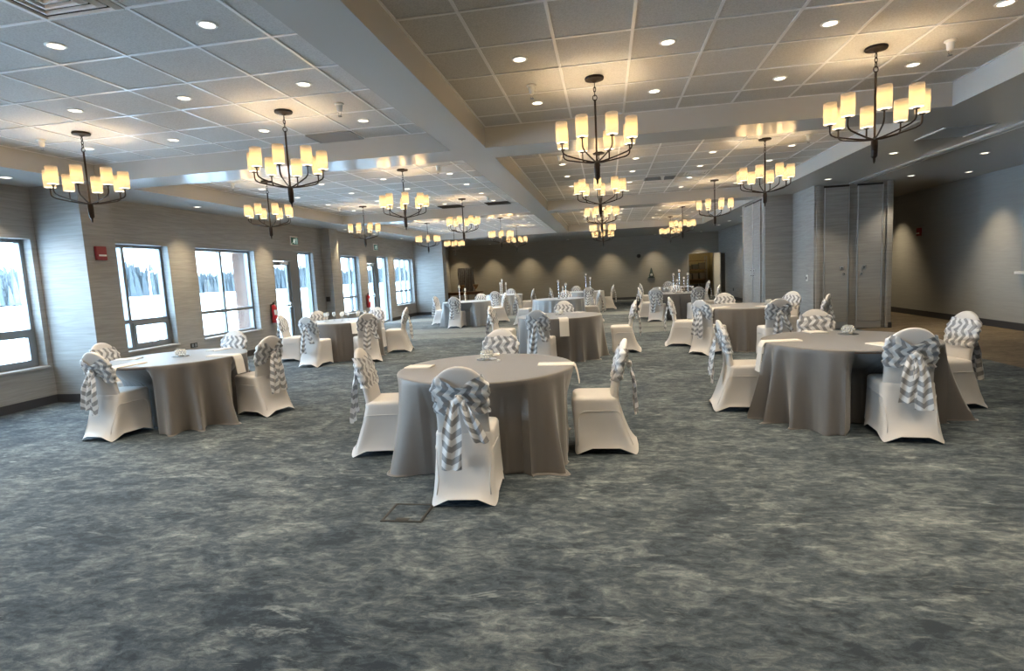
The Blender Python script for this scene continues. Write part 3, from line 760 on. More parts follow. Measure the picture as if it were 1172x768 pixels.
# ================================================================ CHAIRS
def wrear(z):    # rear edge of the spandex skirt (side profile)
    u = min(1, z/.44); return -.285 + .155*u**.75
def yback(z):    # centre line of the backrest
    return -.085 - .115*max(0, (z-.42))/.53 - .012*math.sin(max(0, min(1, (z-.42)/.53))*PI)*-1
def hback(z):
    if z < .42: return .205
    if z < .76: return .195 - .012*math.sin((z-.42)/.34*PI)
    return .195*math.sqrt(max(0, 1-((z-.76)/.198)**2))
def tback(z):
    return .034*(1 if z < .76 else max(.25, math.sqrt(max(0, 1-((z-.76)/.198)**2))**.6))
def supere(n, p):
    out = []
    for i in range(n):
        a = 2*PI*i/n + PI/n; c, s = math.cos(a), math.sin(a)
        out.append((math.copysign(abs(c)**(2/p), c), math.copysign(abs(s)**(2/p), s)))
    return out
def chair_cover():
    bm = B(); n = 64; base = supere(n, 7)
    rings = []
    zs = [0, .012, .05, .10, .16, .23, .30, .36, .41, .44]
    for z in zs:
        u = z/.44; hx = .238-.028*u**.8; yf = .262+.012*u; yr = wrear(z); cy, hy = (yf+yr)/2, (yf-yr)/2
        ring = []
        for (ux, uy) in base:
            c = min(abs(ux), abs(uy))/.906; g = max(0, 1-c**1.6)
            arch = .080*g*(1-u)**2.2
            inset = 1 - .125*g*math.sin(min(1, u*1.15)*PI)**.8 - .05*g*(1-u)
            x, y = ux, uy
            if abs(ux) > abs(uy): x *= inset
            else: y *= (inset if uy > 0 else 1-.06*g*math.sin(u*PI))
            ring.append((x*hx, cy+y*hy, z+arch))
        rings.append(ring)
    yf, yr, hx = .274, wrear(.44), .21
    for z, k in ((.462, 1.0), (.478, .975), (.488, .93), (.493, .8), (.495, .5), (.496, .15)):
        cy, hy = (yf+yr)/2, (yf-yr)/2
        rings.append([(ux*hx*k, cy+uy*hy*k, z) for ux, uy in base])
    loft(bm, rings, False, True)
    # backrest
    rings = []; m = 40; b2 = supere(m, 3.2)
    zl = [.38, .44, .50, .56, .62, .68, .73, .77, .80, .83, .86, .885, .905, .92, .933, .943, .950, .954, .9565]
    for z in zl:
        h_, t_, y_ = hback(z), tback(z), yback(z)
        rings.append([(ux*h_, y_+uy*t_, z) for ux, uy in b2])
    loft(bm, rings, True, True)
    # welted seams arching over the side panels, laid on the stretched surface
    from mathutils.bvhtree import BVHTree
    bvh = BVHTree.FromBMesh(bm)
    yz = [(.225, .075), (.222, .16), (.214, .26)]
    for i in range(1, 9): a = i/8*PI/2; yz.append((.214-.07*(1-math.cos(a)), .30+.075*math.sin(a)))
    for i in range(1, 5): yz.append((.144-.24*i/5, .375))
    for i in range(0, 7): a = i/6*PI/2; yz.append((-.09-.055*math.sin(a), .375-.06*(1-math.cos(a))))
    yz += [(-.175, .24), (-.205, .16), (-.238, .075)]
    for s in (-1, 1):
        pts = []
        for y, z in yz:
            hit = bvh.ray_cast(Vector((s*1.0, y, z)), Vector((-s, 0, 0)))
            if hit[0] is not None: pts.append(hit[0]+Vector((s*.0005, 0, 0)))
        tube(bm, pts, .0042, 6)
    return mesh('stretch_cover', bm, M['spandex'], True)
def sash_band(seed):
    rnd = random.Random(seed); bm = B(); uvl = bm.loops.layers.uv.new('UVMap')
    m = 72; b2 = supere(m, 3.2); rings = []; zl = [.615+.015*i for i in range(19)]
    ph = [rnd.uniform(0, 6) for _ in range(6)]
    def pt(ux, uy, z, i, j):
        h_, t_, y_ = hback(z), tback(z), yback(z)
        pinch = math.exp(-((ux*h_)**2)/.004) if uy < 0 else 0
        zz = z + (.735-z)*.55*pinch
        wr = .0055*math.sin(z*95+ph[0]+ux*5) + .004*math.sin(z*160+ph[1]-ux*9) + .004*math.sin(ux*22+z*40+ph[2])
        return (ux*(h_+.010+wr), y_+uy*(t_+.012+wr), zz + .008*math.sin(ux*6+ph[3]))
    P = []
    for j, z in enumerate(zl): P.append([pt(ux, uy, z, i, j) for i, (ux, uy) in enumerate(b2)])
    R = loft(bm, P, False, False)
    ln = [0]
    for i in range(m): ln.append(ln[-1] + (Vector(P[9][(i+1) % m])-Vector(P[9][i])).length)
    bm.verts.index_update()
    idx = {v: (i, j) for j, r in enumerate(R) for i, v in enumerate(r)}
    for f in bm.faces:
        ii = [idx[v][0] for v in (l.vert for l in f.loops)]
        wrap = max(ii)-min(ii) > 3
        for l in f.loops:
            i, j = idx[l.vert]
            if wrap and i == 0: i = m
            l[uvl].uv = (ln[i], zl[j]*1.15)
    # hems turned in towards the cover
    return mesh('sash', bm, M['chev'], True)
def ribbon(path, widths, fold, seed, thick=.0, shift=0):
    """hanging cloth strip: path of centre points, widths, sine folds across"""
    rnd = random.Random(seed); bm = B(); uvl = bm.loops.layers.uv.new('UVMap'); n = 14
    L = [0]
    for a, b_ in zip(path, path[1:]): L.append(L[-1]+(Vector(b_)-Vector(a)).length)
    R = []
    for k, (p, w) in enumerate(zip(path, widths)):
        row = []
        for i in range(n+1):
            u = i/n-.5
            yy = -.013*fold*math.sin(u*2*PI*1.6+k*.25+seed)*min(1, k/3) - .004*math.sin(k*.9+u*7)
            row.append(bm.verts.new((p[0]+u*w, p[1]+yy, p[2]+.02*u*u*(k/len(path)))))
        R.append(row)
    pos = {v: (i, k) for k, r in enumerate(R) for i, v in enumerate(r)}
    for a, b_ in zip(R, R[1:]):
        for i in range(n): bm.faces.new((a[i], a[i+1], b_[i+1], b_[i]))
    for f in bm.faces:
        for l in f.loops:
            i, k = pos[l.vert]; l[uvl].uv = ((i/n)*.136+shift, -L[k])
    return bm
def knot_mesh(seed):
    rnd = random.Random(seed); bm = B(); uvl = bm.loops.layers.uv.new('UVMap')
    bmesh.ops.create_uvsphere(bm, u_segments=18, v_segments=12, radius=1)
    for v in bm.verts:
        d = 1+.10*math.sin(v.co.x*6+v.co.z*4+seed)
        v.co = Vector((v.co.x*.034*d, -.232+v.co.y*.022*d, .735+v.co.z*.036*d))
    for f in bm.faces:
        for l in f.loops: l[uvl].uv = (l.vert.co.x*1.2, l.vert.co.z)
    return mesh('sash_knot', bm, M['chev2'], True)
def tail(kind, seed):
    n = 15; pth = []; wd = []
    for k in range(n):
        u = k/(n-1)
        if kind == 'long': x, z, w = -.035-.03*u, .735-.475*u, .055+.085*min(1, u*2.2)
        elif kind == 'slant': x, z, w = .02+.135*u, .735-.29*u, .05+.05*min(1, u*2)
        elif kind == 'leftwide': x, z, w = -.02-.045*u, .74-.40*u, .055+.08*min(1, u*2.5)
        else: x, z, w = .02+.04*u, .74-.46*u, .055+.075*min(1, u*2.5)
        y = -.236 - .030*math.sin(min(1, u*1.6)*PI/2) - .012*u
        pth.append((x, y, z)); wd.append(w)
    bm = ribbon(pth, wd, 1.0, seed, shift=.0)
    me = mesh('sash_tail', bm, M['chev2'], True); return me
def build_chair(kinds, seed):
    root = thing('banquet_chair', 'x', 'chair')
    c = obj('chair_cover', COVER, None, root)
    s = obj('sash', sash_band(seed), None, root)
    obj('sash_knot', knot_mesh(seed), None, s)
    for i, k in enumerate(kinds): obj('sash_tail', tail(k, seed+i*1.7), None, s)
    return root
COVER = chair_cover()
chA = build_chair(['long', 'slant'], 1); chB = build_chair(['leftwide', 'rightwide'], 4); chC = build_chair(['long', 'rightwide'], 8)
index_tree(None)
protos = [chA, chB, chC]; used = [False]*3
def chair(x, y, face, lb, v=0, grp='white-covered banquet chairs with chevron sashes'):
    """x, y of the footprint centre; face = heading in degrees of the sitter (90 = +Y)"""
    rz = math.radians(face-90); loc = (x, y, 0)
    if not used[v]:
        used[v] = True; p = protos[v]; p.location = loc; p.rotation_euler.z = rz; p['label'] = lb; p['group'] = grp; return p
    return dup(protos[v], loc, rz, lb, grp)

# ================================================================ TABLES AND CLOTHS
CH = []   # (x, y, heading) of every chair, filled from CHAIRS
AMP = {'T3': 2.5, 'T1': 2.5, 'T2': 2.4, 'T7': 1.7, 'T8': 1.8}
def limits(cx, cy, n):
    """how far the cloth can hang out in each direction before it meets a pushed-in chair"""
    lim = [9.]*n
    for (x, y, a) in CH:
        if math.hypot(x-cx, y-cy) > 1.6: continue
        f = Vector((math.cos(a), math.sin(a))); sd = Vector((-f.y, f.x))
        for i in range(n):
            d = Vector((math.cos(2*PI*i/n), math.sin(2*PI*i/n)))
            for k in range(20, 110):
                q = Vector((cx, cy))+d*(k*.01)-Vector((x, y)); u, v = q.dot(sd), q.dot(f)
                if abs(u) < .275 and -.30 < v < .315: lim[i] = min(lim[i], k*.01); break
    lim = [min(lim[(i+q) % n] for q in range(-6, 7)) for i in range(n)]
    big = [min(v, 1.2) for v in lim]
    for _ in range(10): big = [min(v, sum(big[(i+q) % n] for q in (-3, -2, -1, 0, 1, 2, 3))/7+.004) for i, v in enumerate(big)]
    return big
def tablecloth(r, h, seed, folds, pool, amp=1.0, at=(0, 0)):
    rnd = random.Random(seed); bm = B(); n = 240; lim = limits(at[0], at[1], n)
    ph = [rnd.uniform(0, 6.28) for _ in range(5)]
    def f(a): # fold pattern, -1..1, uneven spacing
        w = a + .10*math.sin(3*a+ph[0]) + .06*math.sin(5*a+ph[1])
        return .62*(2*((1+math.sin(folds*w+ph[2]))/2)**1.5-1)*(.7+.3*math.sin(2*a+ph[0])) + .30*math.sin((folds*.5)*w*2+2*a+ph[3]) + .22*math.sin(4*a+ph[4])
    rings = []
    for rr in (.15, .4, .65, .85, .96):
        rings.append([(r*rr*math.cos(2*PI*i/n), r*rr*math.sin(2*PI*i/n), h) for i in range(n)])
    for k, (dr, z) in enumerate(((-.006, h-.0005), (.002, h-.004), (.006, h-.012))):
        rings.append([((r+dr)*math.cos(2*PI*i/n), (r+dr)*math.sin(2*PI*i/n), z) for i in range(n)])
    m = 16
    for k in range(1, m+1):
        u = k/m; ring = []
        for i in range(n):
            a = 2*PI*i/n; g = f(a)
            rad = r+.006 + u**.8*(.018 + .042*amp*g) + .05*u*u*max(0, g)*amp + .015*u*math.sin(2*a+ph[1])
            z = (h-.012)*(1-u) + .006
            if k == m: z = .004
            w_ = max(0, min(1, (z-.50)/.25)); cap_ = lim[i]+(r+.01-lim[i])*w_ if lim[i] < r+.05 else lim[i]
            rad = min(rad, cap_)
            ring.append((rad*math.cos(a), rad*math.sin(a), z))
        rings.append(ring)
    if pool:
        for k, (dr, z) in enumerate(((.016, .014), (.034, .011), (.048, .004))):
            ring = []
            for i in range(n):
                a = 2*PI*i/n; g = max(0, .35+f(a)+.6*math.sin(2*a+ph[0])); q = min(1, g)
                base = rings[7+m][i]; L = math.hypot(base[0], base[1]); e = min(dr*q*pool, max(0, lim[i]-L))
                ring.append((base[0]*(1+e/L), base[1]*(1+e/L), z+.008*math.sin(i*.7)*q*(k == 1)))
            rings.append(ring)
    loft(bm, rings, True, False)
    return mesh('tablecloth', bm, M['linen'], True, 75)
def table(name, cx, cy, desc, cloth_desc, mat='linen', seed=1, r=.764, folds=17, pool=1.0):
    t = thing('round_table', 'round table under the cloth of the ' + desc, 'table', (cx, cy, 0), 0, 'round banquet tables')
    bm = B(); lathe(bm, [(r-.016, 0), (r-.008, .006), (r-.008, .019), (r-.012, .025)], 48, cz=.728); obj('tabletop', bm, M['wood'], t, smooth=True, autos=40)
    bm = B(); lathe(bm, [(.06, .04), (.045, .07), (.04, .66), (.09, .71), (.10, .728)], 18); obj('pedestal', bm, M['grey_metal'], t, smooth=True, autos=40)
    for k in range(4):
        a = PI/4+k*PI/2; c, s = math.cos(a), math.sin(a)
        bm = B(); tube(bm, [(0, 0, .05), (c*.22, s*.22, .03), (c*.27, s*.27, .013)], .012, 8); obj('foot', bm, M['grey_metal'], t)
    me = tablecloth(r, .762, seed, folds, pool, AMP.get(name, 1.7), (cx, cy))
    me.materials[0] = M[mat]
    obj('tablecloth', me, None, loc=(cx, cy, 0), label=cloth_desc, cat='tablecloth', group='floor-length round tablecloths')
T = {}
TABLES = [
 ('T1', -1.065, 4.75, 'front centre table', 'floor-length taupe tablecloth on the nearest centre table, pooling on the carpet', 'linen', 14),
 ('T2', -5.15, 5.95, 'front left table by the windows', 'dark taupe tablecloth on the front left table beside the windows', 'linen', 13),
 ('T3', 2.30, 5.90, 'front right table', 'taupe tablecloth with deep folds on the large front right table', 'linen', 19),
 ('T4', -.86, 10.25, 'second centre table', 'taupe tablecloth on the second centre table, behind the nearest one', 'linen', 15),
 ('T5', 2.48, 11.0, 'middle right table before the storage block', 'dark taupe tablecloth on the middle right table, behind the front right one', 'linen', 18),
 ('T6', -5.45, 10.95, 'left table set with wine glasses', 'dark grey tablecloth on the left table set with wine glasses', 'linen', 14),
 ('T7', -4.43, 17.5, 'silver table nearest the far pilaster', 'silver satin tablecloth on the far left table with tall white candlesticks', 'satin', 22),
 ('T8', -1.42, 16.75, 'silver table in the far centre', 'silver satin tablecloth on the far centre table, nearest of the two in line', 'satin', 22),
 ('T9', -4.05, 22.0, 'far left table behind the silver one', 'dull silver tablecloth on the rearmost left table before the brown wall', 'satin', 20),
 ('T10', -.85, 21.7, 'rearmost centre table', 'blue-grey satin tablecloth on the rearmost centre table with candlesticks', 'satin', 20),
 ('T11', 2.15, 17.4, 'far right table with tall candlesticks', 'grey tablecloth on the far right table under the tallest candlesticks', 'linen', 18),
 ('T12', 2.55, 22.4, 'rearmost right table', 'grey tablecloth on the rearmost right table near the storage doorway', 'linen', 18)]
# ---- chairs, each where the photograph has it. (rear-foot midpoint -> centre is .285 forward)
def ch_rear(x, y, face, lb, v=0):
    a = math.radians(face); x += .285*math.cos(a); y += .285*math.sin(a)
    for (k, tx, ty, *_) in TABLES:      # a chair pushed in stops with its back just short of the table edge
        d = math.hypot(x-tx, y-ty)
        if d < .69: x, y = tx+(x-tx)*.69/d, ty+(y-ty)*.69/d
    CH.append((x, y, a)); return chair(x, y, face, lb, v)
ch_rear(-1.00, 3.52, 94, 'nearest white-covered chair, back to the camera, long chevron sash tail hanging', 0)
ch_rear(-2.33, 4.74, 8, 'chair at the left side of the nearest centre table, pale sash tail outside', 1)
ch_rear(.23, 4.87, 181, 'chair at the right side of the nearest centre table, seen in profile', 1)
ch_rear(-1.17, 6.16, 270, 'chair facing the camera behind the nearest centre table, only its back showing', 0)
ch_rear(-5.43, 4.98, 83, 'chair with dark chevron sash at the near left of the front left table', 1)
ch_rear(-6.38, 6.02, 2, 'chair between the front left table and the pilaster, mostly hidden', 0)
ch_rear(-3.97, 6.17, 165, 'chair with bold zigzag sash at the right of the front left table', 2)
ch_rear(-5.25, 7.28, 268, 'chair facing the camera behind the front left table, near the third window', 0)
ch_rear(1.09, 6.28, 358, 'chair in profile at the left of the front right table, chevron tail outside', 1)
ch_rear(2.45, 5.03, 84, 'chair with two wide chevron tails in front of the front right table', 1)
ch_rear(3.69, 6.34, 188, 'chair at the right of the front right table, beside the brown carpet', 2)
ch_rear(2.47, 7.30, 266, 'chair facing the camera behind the front right table', 0)
ch_rear(-1.14, 8.90, 82, 'chair with its back to the camera before the second centre table', 0)
ch_rear(.62, 10.72, 180, 'chair in profile at the right of the second centre table', 1)
ch_rear(-2.36, 10.80, 356, 'chair in profile at the left of the second centre table', 1)
ch_rear(-.87, 11.62, 270, 'chair facing the camera behind the second centre table', 0)
ch_rear(1.13, 11.42, 350, 'chair in profile at the left of the middle right table', 1)
ch_rear(1.53, 10.02, 42, 'chair with bluish sash at the near left of the middle right table', 1)
ch_rear(2.74, 9.46, 95, 'chair back to the camera before the middle right table, showing white tail', 0)
ch_rear(3.80, 10.22, 150, 'narrow-looking chair seen edge-on at the right of the middle right table', 2)
ch_rear(3.66, 11.72, 215, 'chair facing the camera at the far right of the middle right table', 0)
ch_rear(2.41, 12.25, 268, 'chair facing the camera behind the middle right table', 0)
ch_rear(-6.78, 10.62, 8, 'chair in profile at the left of the wine-glass table, beside the extinguisher', 1)
ch_rear(-5.60, 9.62, 82, 'chair with pale blue-lit sash before the wine-glass table, left one', 0)
ch_rear(-6.48, 11.72, 315, 'chair facing the camera at the far left of the wine-glass table', 0)
ch_rear(-4.48, 10.02, 128, 'chair with bold chevron tail at the near right of the wine-glass table', 0)
ch_rear(-5.25, 12.33, 270, 'chair facing the camera at the far side of the wine-glass table', 2)
ch_rear(-4.22, 11.66, 190, 'chair in profile at the right of the wine-glass table', 2)
ch_rear(-5.78, 18.15, 352, 'chair in profile at the left of the far silver table by the pilaster', 1)
ch_rear(-4.62, 16.62, 84, 'pale blue chair with back to the camera before the far left silver table', 0)
ch_rear(-4.25, 18.9, 270, 'chair facing the camera behind the far left silver table', 0)
ch_rear(-3.25, 18.45, 200, 'chair in profile at the right of the far left silver table', 1)
ch_rear(-4.15, 20.62, 88, 'chair with back to the camera at the rearmost left table', 0)
ch_rear(-2.72, 21.9, 184, 'chair in profile at the right of the rearmost left table', 2)
ch_rear(-3.95, 23.35, 270, 'chair facing the camera behind the rearmost left table', 0)
ch_rear(-2.82, 17.05, 352, 'chair with hanging sash at the left of the far centre silver table', 0)
ch_rear(-1.30, 18.15, 270, 'chair facing the camera behind the far centre silver table', 0)
ch_rear(-.10, 17.15, 188, 'chair at the right of the far centre silver table, in profile', 1)
ch_rear(-.62, 20.4, 92, 'chair with back to the camera before the rearmost centre table', 0)
ch_rear(-1.2, 23.05, 270, 'chair facing the camera behind the rearmost centre table', 2)
ch_rear(.38, 22.3, 182, 'lone-looking chair in profile right of the rearmost centre table', 1)
ch_rear(-2.25, 21.9, 2, 'chair in profile at the left of the rearmost centre table', 2)
ch_rear(.90, 17.75, 355, 'chair in profile at the left of the far right table', 1)
ch_rear(1.36, 16.42, 72, 'pale blue chair with back to the camera before the far right table', 0)
ch_rear(2.55, 16.15, 98, 'chair back to the camera at the near right of the far right table', 2)
ch_rear(2.2, 18.75, 270, 'chair facing the camera behind the far right table', 0)
ch_rear(3.38, 17.25, 172, 'chair in profile at the right of the far right table', 1)
ch_rear(1.22, 22.4, 0, 'chair in profile at the left of the rearmost right table', 2)
ch_rear(2.5, 23.75, 270, 'chair facing the camera behind the rearmost right table', 0)
ch_rear(3.92, 22.1, 180, 'chair in profile at the right of the rearmost right table, before the doorway', 1)

for i, (k, x, y, d, cd, mt, fo) in enumerate(TABLES):
    T[k] = (x, y); table(k, x, y, d, cd, mt, 10+i*3, folds=fo, pool=1.0 if mt == 'linen' else .3)

# ================================================================ NAPKINS, GLASS, CANDLES
def napkin(tk, ang, hang, lb, wd=.15, inn=.30, r=.764):
    """folded napkin lying radially on the table; hang = length of the drop over the edge"""
    cx, cy = T[tk]; root_z = .7635; a = math.radians(ang)
    bm = B(); t = .007
    path = [(r-inn, 0), (r-.02, 0)]
    if hang:
        path += [(r+.004, -.002), (r+.016, -.014), (r+.020+.10*hang*.4, -.05)]
        k = 5
        for i in range(1, k+1): path.append((r+.030+.10*(hang*i/k), -.05-(hang-.05)*i/k))
    rings = []
    for i, (x, z) in enumerate(path):
        # frame direction
        x2, z2 = path[min(i+1, len(path)-1)]; x1, z1 = path[max(i-1, 0)]
        d = Vector((x2-x1, 0, z2-z1)).normalized(); nrm = Vector((-d.z, 0, d.x))
        p = Vector((x, 0, z)); th = t*(1.3 if i == 0 else 1)
        rings.append([p+Vector((0, -wd/2, 0))+nrm*.0, p+Vector((0, wd/2, 0)), p+Vector((0, wd/2-.003, 0))+nrm*th, p+Vector((0, -wd/2+.003, 0))+nrm*th])
    loft(bm, rings)
    obj('napkin', bm, M['napkin'], loc=(cx, cy, root_z), rotz=a, label=lb, cat='napkin', group='folded white napkins')
napkin('T1', 176, .0, 'folded napkin lying flat at the left edge of the nearest centre table', .15, .26)
napkin('T1', 2, .16, 'folded napkin at the right edge of the nearest centre table, end hanging', .14, .30)
napkin('T1', 98, .0, 'folded napkin at the far edge of the nearest centre table, behind the glass bowl', .18, .16)
napkin('T2', 258, .22, 'white napkin hanging over the near left of the front left table', .15, .34)
napkin('T2', 2, .22, 'white napkin hanging over the right edge of the front left table', .16, .34)
napkin('T2', 190, .0, 'folded napkin lying at the left edge of the front left table', .15, .3)
napkin('T2', 80, .0, 'folded napkin lying at the far edge of the front left table', .15, .3)
napkin('T3', 182, .30, 'napkin at the left corner of the front right table, hanging low', .14, .34)
napkin('T3', 96, .0, 'folded napkin at the far edge of the front right table', .18, .26)
napkin('T3', 285, .0, 'folded napkin on the front right table, partly behind the chair back', .16, .4)
napkin('T4', 280, .30, 'cream napkin hanging over the near edge of the second centre table', .16, .2)
napkin('T4', 60, .0, 'folded napkin lying at the far right of the second centre table', .18, .25)
napkin('T5', 216, .24, 'cream napkin hanging over the near left of the middle right table', .15, .4)
napkin('T5', 300, .30, 'cream napkin hanging over the near right of the middle right table', .15, .35)
napkin('T5', 95, .0, 'folded napkin lying at the far edge of the middle right table', .2, .25)
napkin('T6', 240, .22, 'white napkin hanging at the near left of the wine-glass table', .16, .3)
napkin('T6', 312, .22, 'white napkin hanging at the near right of the wine-glass table', .16, .3)

def build_votive():
    root = thing('votive_bowl', 'x', 'glass bowl')
    bm = B(); n = 24; prof = [(.030, 0), (.050, .015), (.060, .042), (.056, .07), (.042, .09), (.038, .09), (.052, .068), (.055, .042), (.046, .018), (.02, .006)]
    rings = []
    for k, (r, z) in enumerate(prof):
        rings.append([(r*(1+.05*math.sin(8*2*PI*i/n+k))*math.cos(2*PI*i/n), r*(1+.05*math.sin(8*2*PI*i/n+k))*math.sin(2*PI*i/n), z) for i in range(n)])
    loft(bm, rings); obj('bowl', bm, M['crystal'], root, smooth=True)
    bm = B()   # faceted studs round the bowl
    for q in range(3):
        for i in range(12):
            a = 2*PI*(i+.5*(q % 2))/12; z = .022+.024*q; r = (.052, .060, .052)[q]
            bmesh.ops.create_icosphere(bm, subdivisions=1, radius=.0085, matrix=Matrix.Translation((r*math.cos(a), r*math.sin(a), z)))
    obj('glass_studs', bm, M['crystal_w'], root)
    bm = B(); lathe(bm, [(.019, .010), (.019, .026), (.015, .027)], 14); obj('candle', bm, M['napkin'], root)
    bm = B(); lathe(bm, [(.095, .0005), (.098, .002), (.095, .0035)], 28, cz=-.003); obj('mirror_base', bm, M['silverware'], root)
    return root
def frosted(name, col, fac):
    m, nt, b = newmat(name); b.inputs['Base Color'].default_value = (*col, 1); b.inputs['Roughness'].default_value = .12; b.inputs['Specular IOR Level'].default_value = .9
    t = N(nt, 'ShaderNodeBsdfTransparent'); mx = N(nt, 'ShaderNodeMixShader'); mx.inputs['Fac'].default_value = fac
    nt.links.new(b.outputs[0], mx.inputs[1]); nt.links.new(t.outputs[0], mx.inputs[2]); nt.links.new(mx.outputs[0], nt.nodes['Material Output'].inputs['Surface'])
    return m
M['crystal_w'] = frosted('studded_glass', (.85, .83, .74), .50); M['crystal'] = frosted('thin_glass', (.8, .82, .82), .75); M['wine'] = frosted('wine_glass_glass', (.8, .82, .82), .72)
vt = build_votive(); index_tree(None)
def place_votive(x, y, lb, firstv=[True]):
    if firstv[0]:
        vt.location = (x, y, .7662); vt['label'] = lb; vt['group'] = 'glass votive bowls'; firstv[0] = False
    else: dup(vt, (x, y, .7662), random.random(), lb, 'glass votive bowls')
place_votive(-1.14, 5.15, 'studded glass votive bowl on the nearest centre table')
place_votive(-5.13, 5.98, 'studded glass votive bowl on the front left table')
place_votive(2.47, 6.28, 'studded glass votive bowl on the front right table')
place_votive(2.98, 11.05, 'studded glass votive bowl on the middle right table')
place_votive(-.86, 10.4, 'studded glass votive bowl on the second centre table')
bm = B(); lathe(bm, [(.015, 0), (.016, .004), (.016, .014), (.004, .016), (.002, .022)], 14); obj('tealight', bm, M['white_plastic'], loc=(-1.0, 5.02, .7635), smooth=True, autos=40, label='tiny white tealight beside the glass bowl on the nearest centre table', cat='candle')

def build_wineglass():
    root = thing('wine_glass', 'x', 'wine glass')
    bm = B(); lathe(bm, [(.034, 0), (.034, .002), (.006, .006), (.004, .012), (.004, .085), (.010, .095)], 16); obj('stem', bm, M['wine'], root, smooth=True)
    bm = B(); lathe(bm, [(.008, .092), (.030, .110), (.038, .140), (.034, .185), (.032, .185), (.036, .140), (.028, .113), (.006, .097)], 18); obj('bowl', bm, M['wine'], root, smooth=True)
    return root
wg = build_wineglass(); index_tree(None); fw = [True]
WG = [(-.35, -.10, 'T6'), (-.25, .08, 'T6'), (-.42, .12, 'T6'), (.02, -.12, 'T6'), (.10, .02, 'T6'), (-.06, .10, 'T6'), (.33, -.02, 'T6'), (.42, .14, 'T6'), (.26, .18, 'T6')]
names6 = ['left cluster, front', 'left cluster, rear right', 'left cluster, leftmost', 'centre cluster, front', 'centre cluster, right', 'centre cluster, rear', 'right cluster, front', 'right cluster, rightmost', 'right cluster, rear']
def place_glass(x, y, lb, g):
    if fw[0]: wg.location = (x, y, .7635); wg['label'] = lb; wg['group'] = g; fw[0] = False
    else: dup(wg, (x, y, .7635), 0, lb, g)
for (dx, dy, k), nm in zip(WG, names6):
    place_glass(T[k][0]+dx, T[k][1]+dy, 'clear wine glass on the left dark table, %s' % nm, 'wine glasses on the left table')
for i, (dx, dy, w) in enumerate([(-.55, .1, 'leftmost'), (-.42, -.02, 'second from left'), (-.30, .12, 'third from left'), (.40, .05, 'right of the candlesticks')]):
    place_glass(T['T11'][0]+dx, T['T11'][1]+dy, 'wine glass on the far right table, %s' % w, 'wine glasses on the far right table')

def candlestick(x, y, h, lb, mt='silverware', grp='tall candlesticks'):
    t = thing('candlestick', lb, 'candlestick', (x, y, .7635), 0, grp)
    bm = B(); pr = [(.045, 0), (.047, .006), (.02, .018), (.010, .03)]
    k = max(2, int(h/.09))
    for i in range(k):
        z = .03+(h-.06)*i/k; s = (h-.06)/k
        pr += [(.010, z+s*.25), (.020, z+s*.5), (.010, z+s*.75)]
    pr += [(.010, h-.03), (.042, h-.008), (.044, h)]
    lathe(bm, pr, 14); obj('stick', bm, M[mt], t, smooth=True, autos=60)
    bm = B(); lathe(bm, [(.028, h), (.028, h+.055), (.004, h+.058), (.002, h+.07)], 12); obj('candle', bm, M['napkin'], t, smooth=True, autos=40)
def stickset(k, lst, base, mt):
    for dx, dy, h, w in lst: candlestick(T[k][0]+dx, T[k][1]+dy, h, 'tall %s candlestick on the %s, %s' % ('white' if mt == 'white_plastic' else 'silver', base, w), mt)
stickset('T7', [(-.22, -.02, .46, 'tallest'), (-.06, .10, .36, 'middle-height'), (-.02, -.12, .22, 'short one')], 'far left silver table', 'white_plastic')
stickset('T8', [(.02, -.02, .50, 'tallest'), (.14, .10, .30, 'short one between'), (.24, -.04, .40, 'right one')], 'far centre silver table', 'silverware')
stickset('T9', [(-.04, 0, .56, 'tallest'), (.10, .1, .42, 'right one'), (-.12, .05, .44, 'left one')], 'rearmost left table', 'white_plastic')
stickset('T10', [(.10, 0, .62, 'tallest'), (.26, .08, .48, 'right one')], 'rearmost centre table', 'silverware')
stickset('T11', [(.02, 0, .62, 'tallest'), (-.14, .08, .52, 'left one'), (.16, .06, .40, 'right of centre, shorter'), (.26, -.02, .52, 'rightmost'), (-.06, -.12, .34, 'short front one')], 'far right table', 'silverware')

# ================================================================ BACK OF THE ROOM
# draped board on a stand and the side table with goblets
t = thing('draped_easel', 'grey draped board on a stand against the brown back wall', 'easel', (-7.12, 28.3, 0))
bm = B()
for s in (-1, 1): tube(bm, [(s*.50, -.12, 0), (s*.36, .0, 2.0)], .016, 8)
tube(bm, [(0, .32, 0), (0, .02, 1.95)], .016, 8); tube(bm, [(-.42, -.04, 1.96), (.42, -.04, 1.96)], .016, 8); obj('stand', bm, M['black'], t)
bm = B(); R = []
for k in range(13):
    z = 1.985-.088*k*1.15; row = []
    for i in range(41):
        u = i/40-.5; row.append((u*(.84-.04*k/12), -.075-.022*math.sin(u*48+.3*k)*min(1, k/2), z))
    R.append(row)
q = [[bm.verts.new(p) for p in r] for r in R]
for a, b_ in zip(q, q[1:]):
    for i in range(40): bm.faces.new((a[i], a[i+1], b_[i+1], b_[i]))
obj('drape', bm, M['drape'], t, smooth=True)
t = thing('side_table', 'dark brown side table below the draped board', 'side table', (-7.1, 27.6, 0))
bm = B(); box(bm, -.95, .95, -.32, .32, .74, .78, .008); obj('tabletop', bm, M['wood'], t)
bm = B(); box(bm, -.9, .9, -.28, .28, .64, .739); obj('apron', bm, M['wood'], t)
for sx in (-1, 1):
    for sy in (-1, 1):
        bm = B(); box(bm, sx*.86-.03, sx*.86+.03, sy*.25-.03, sy*.25+.03, 0, .64, .004); obj('leg', bm, M['wood'], t)
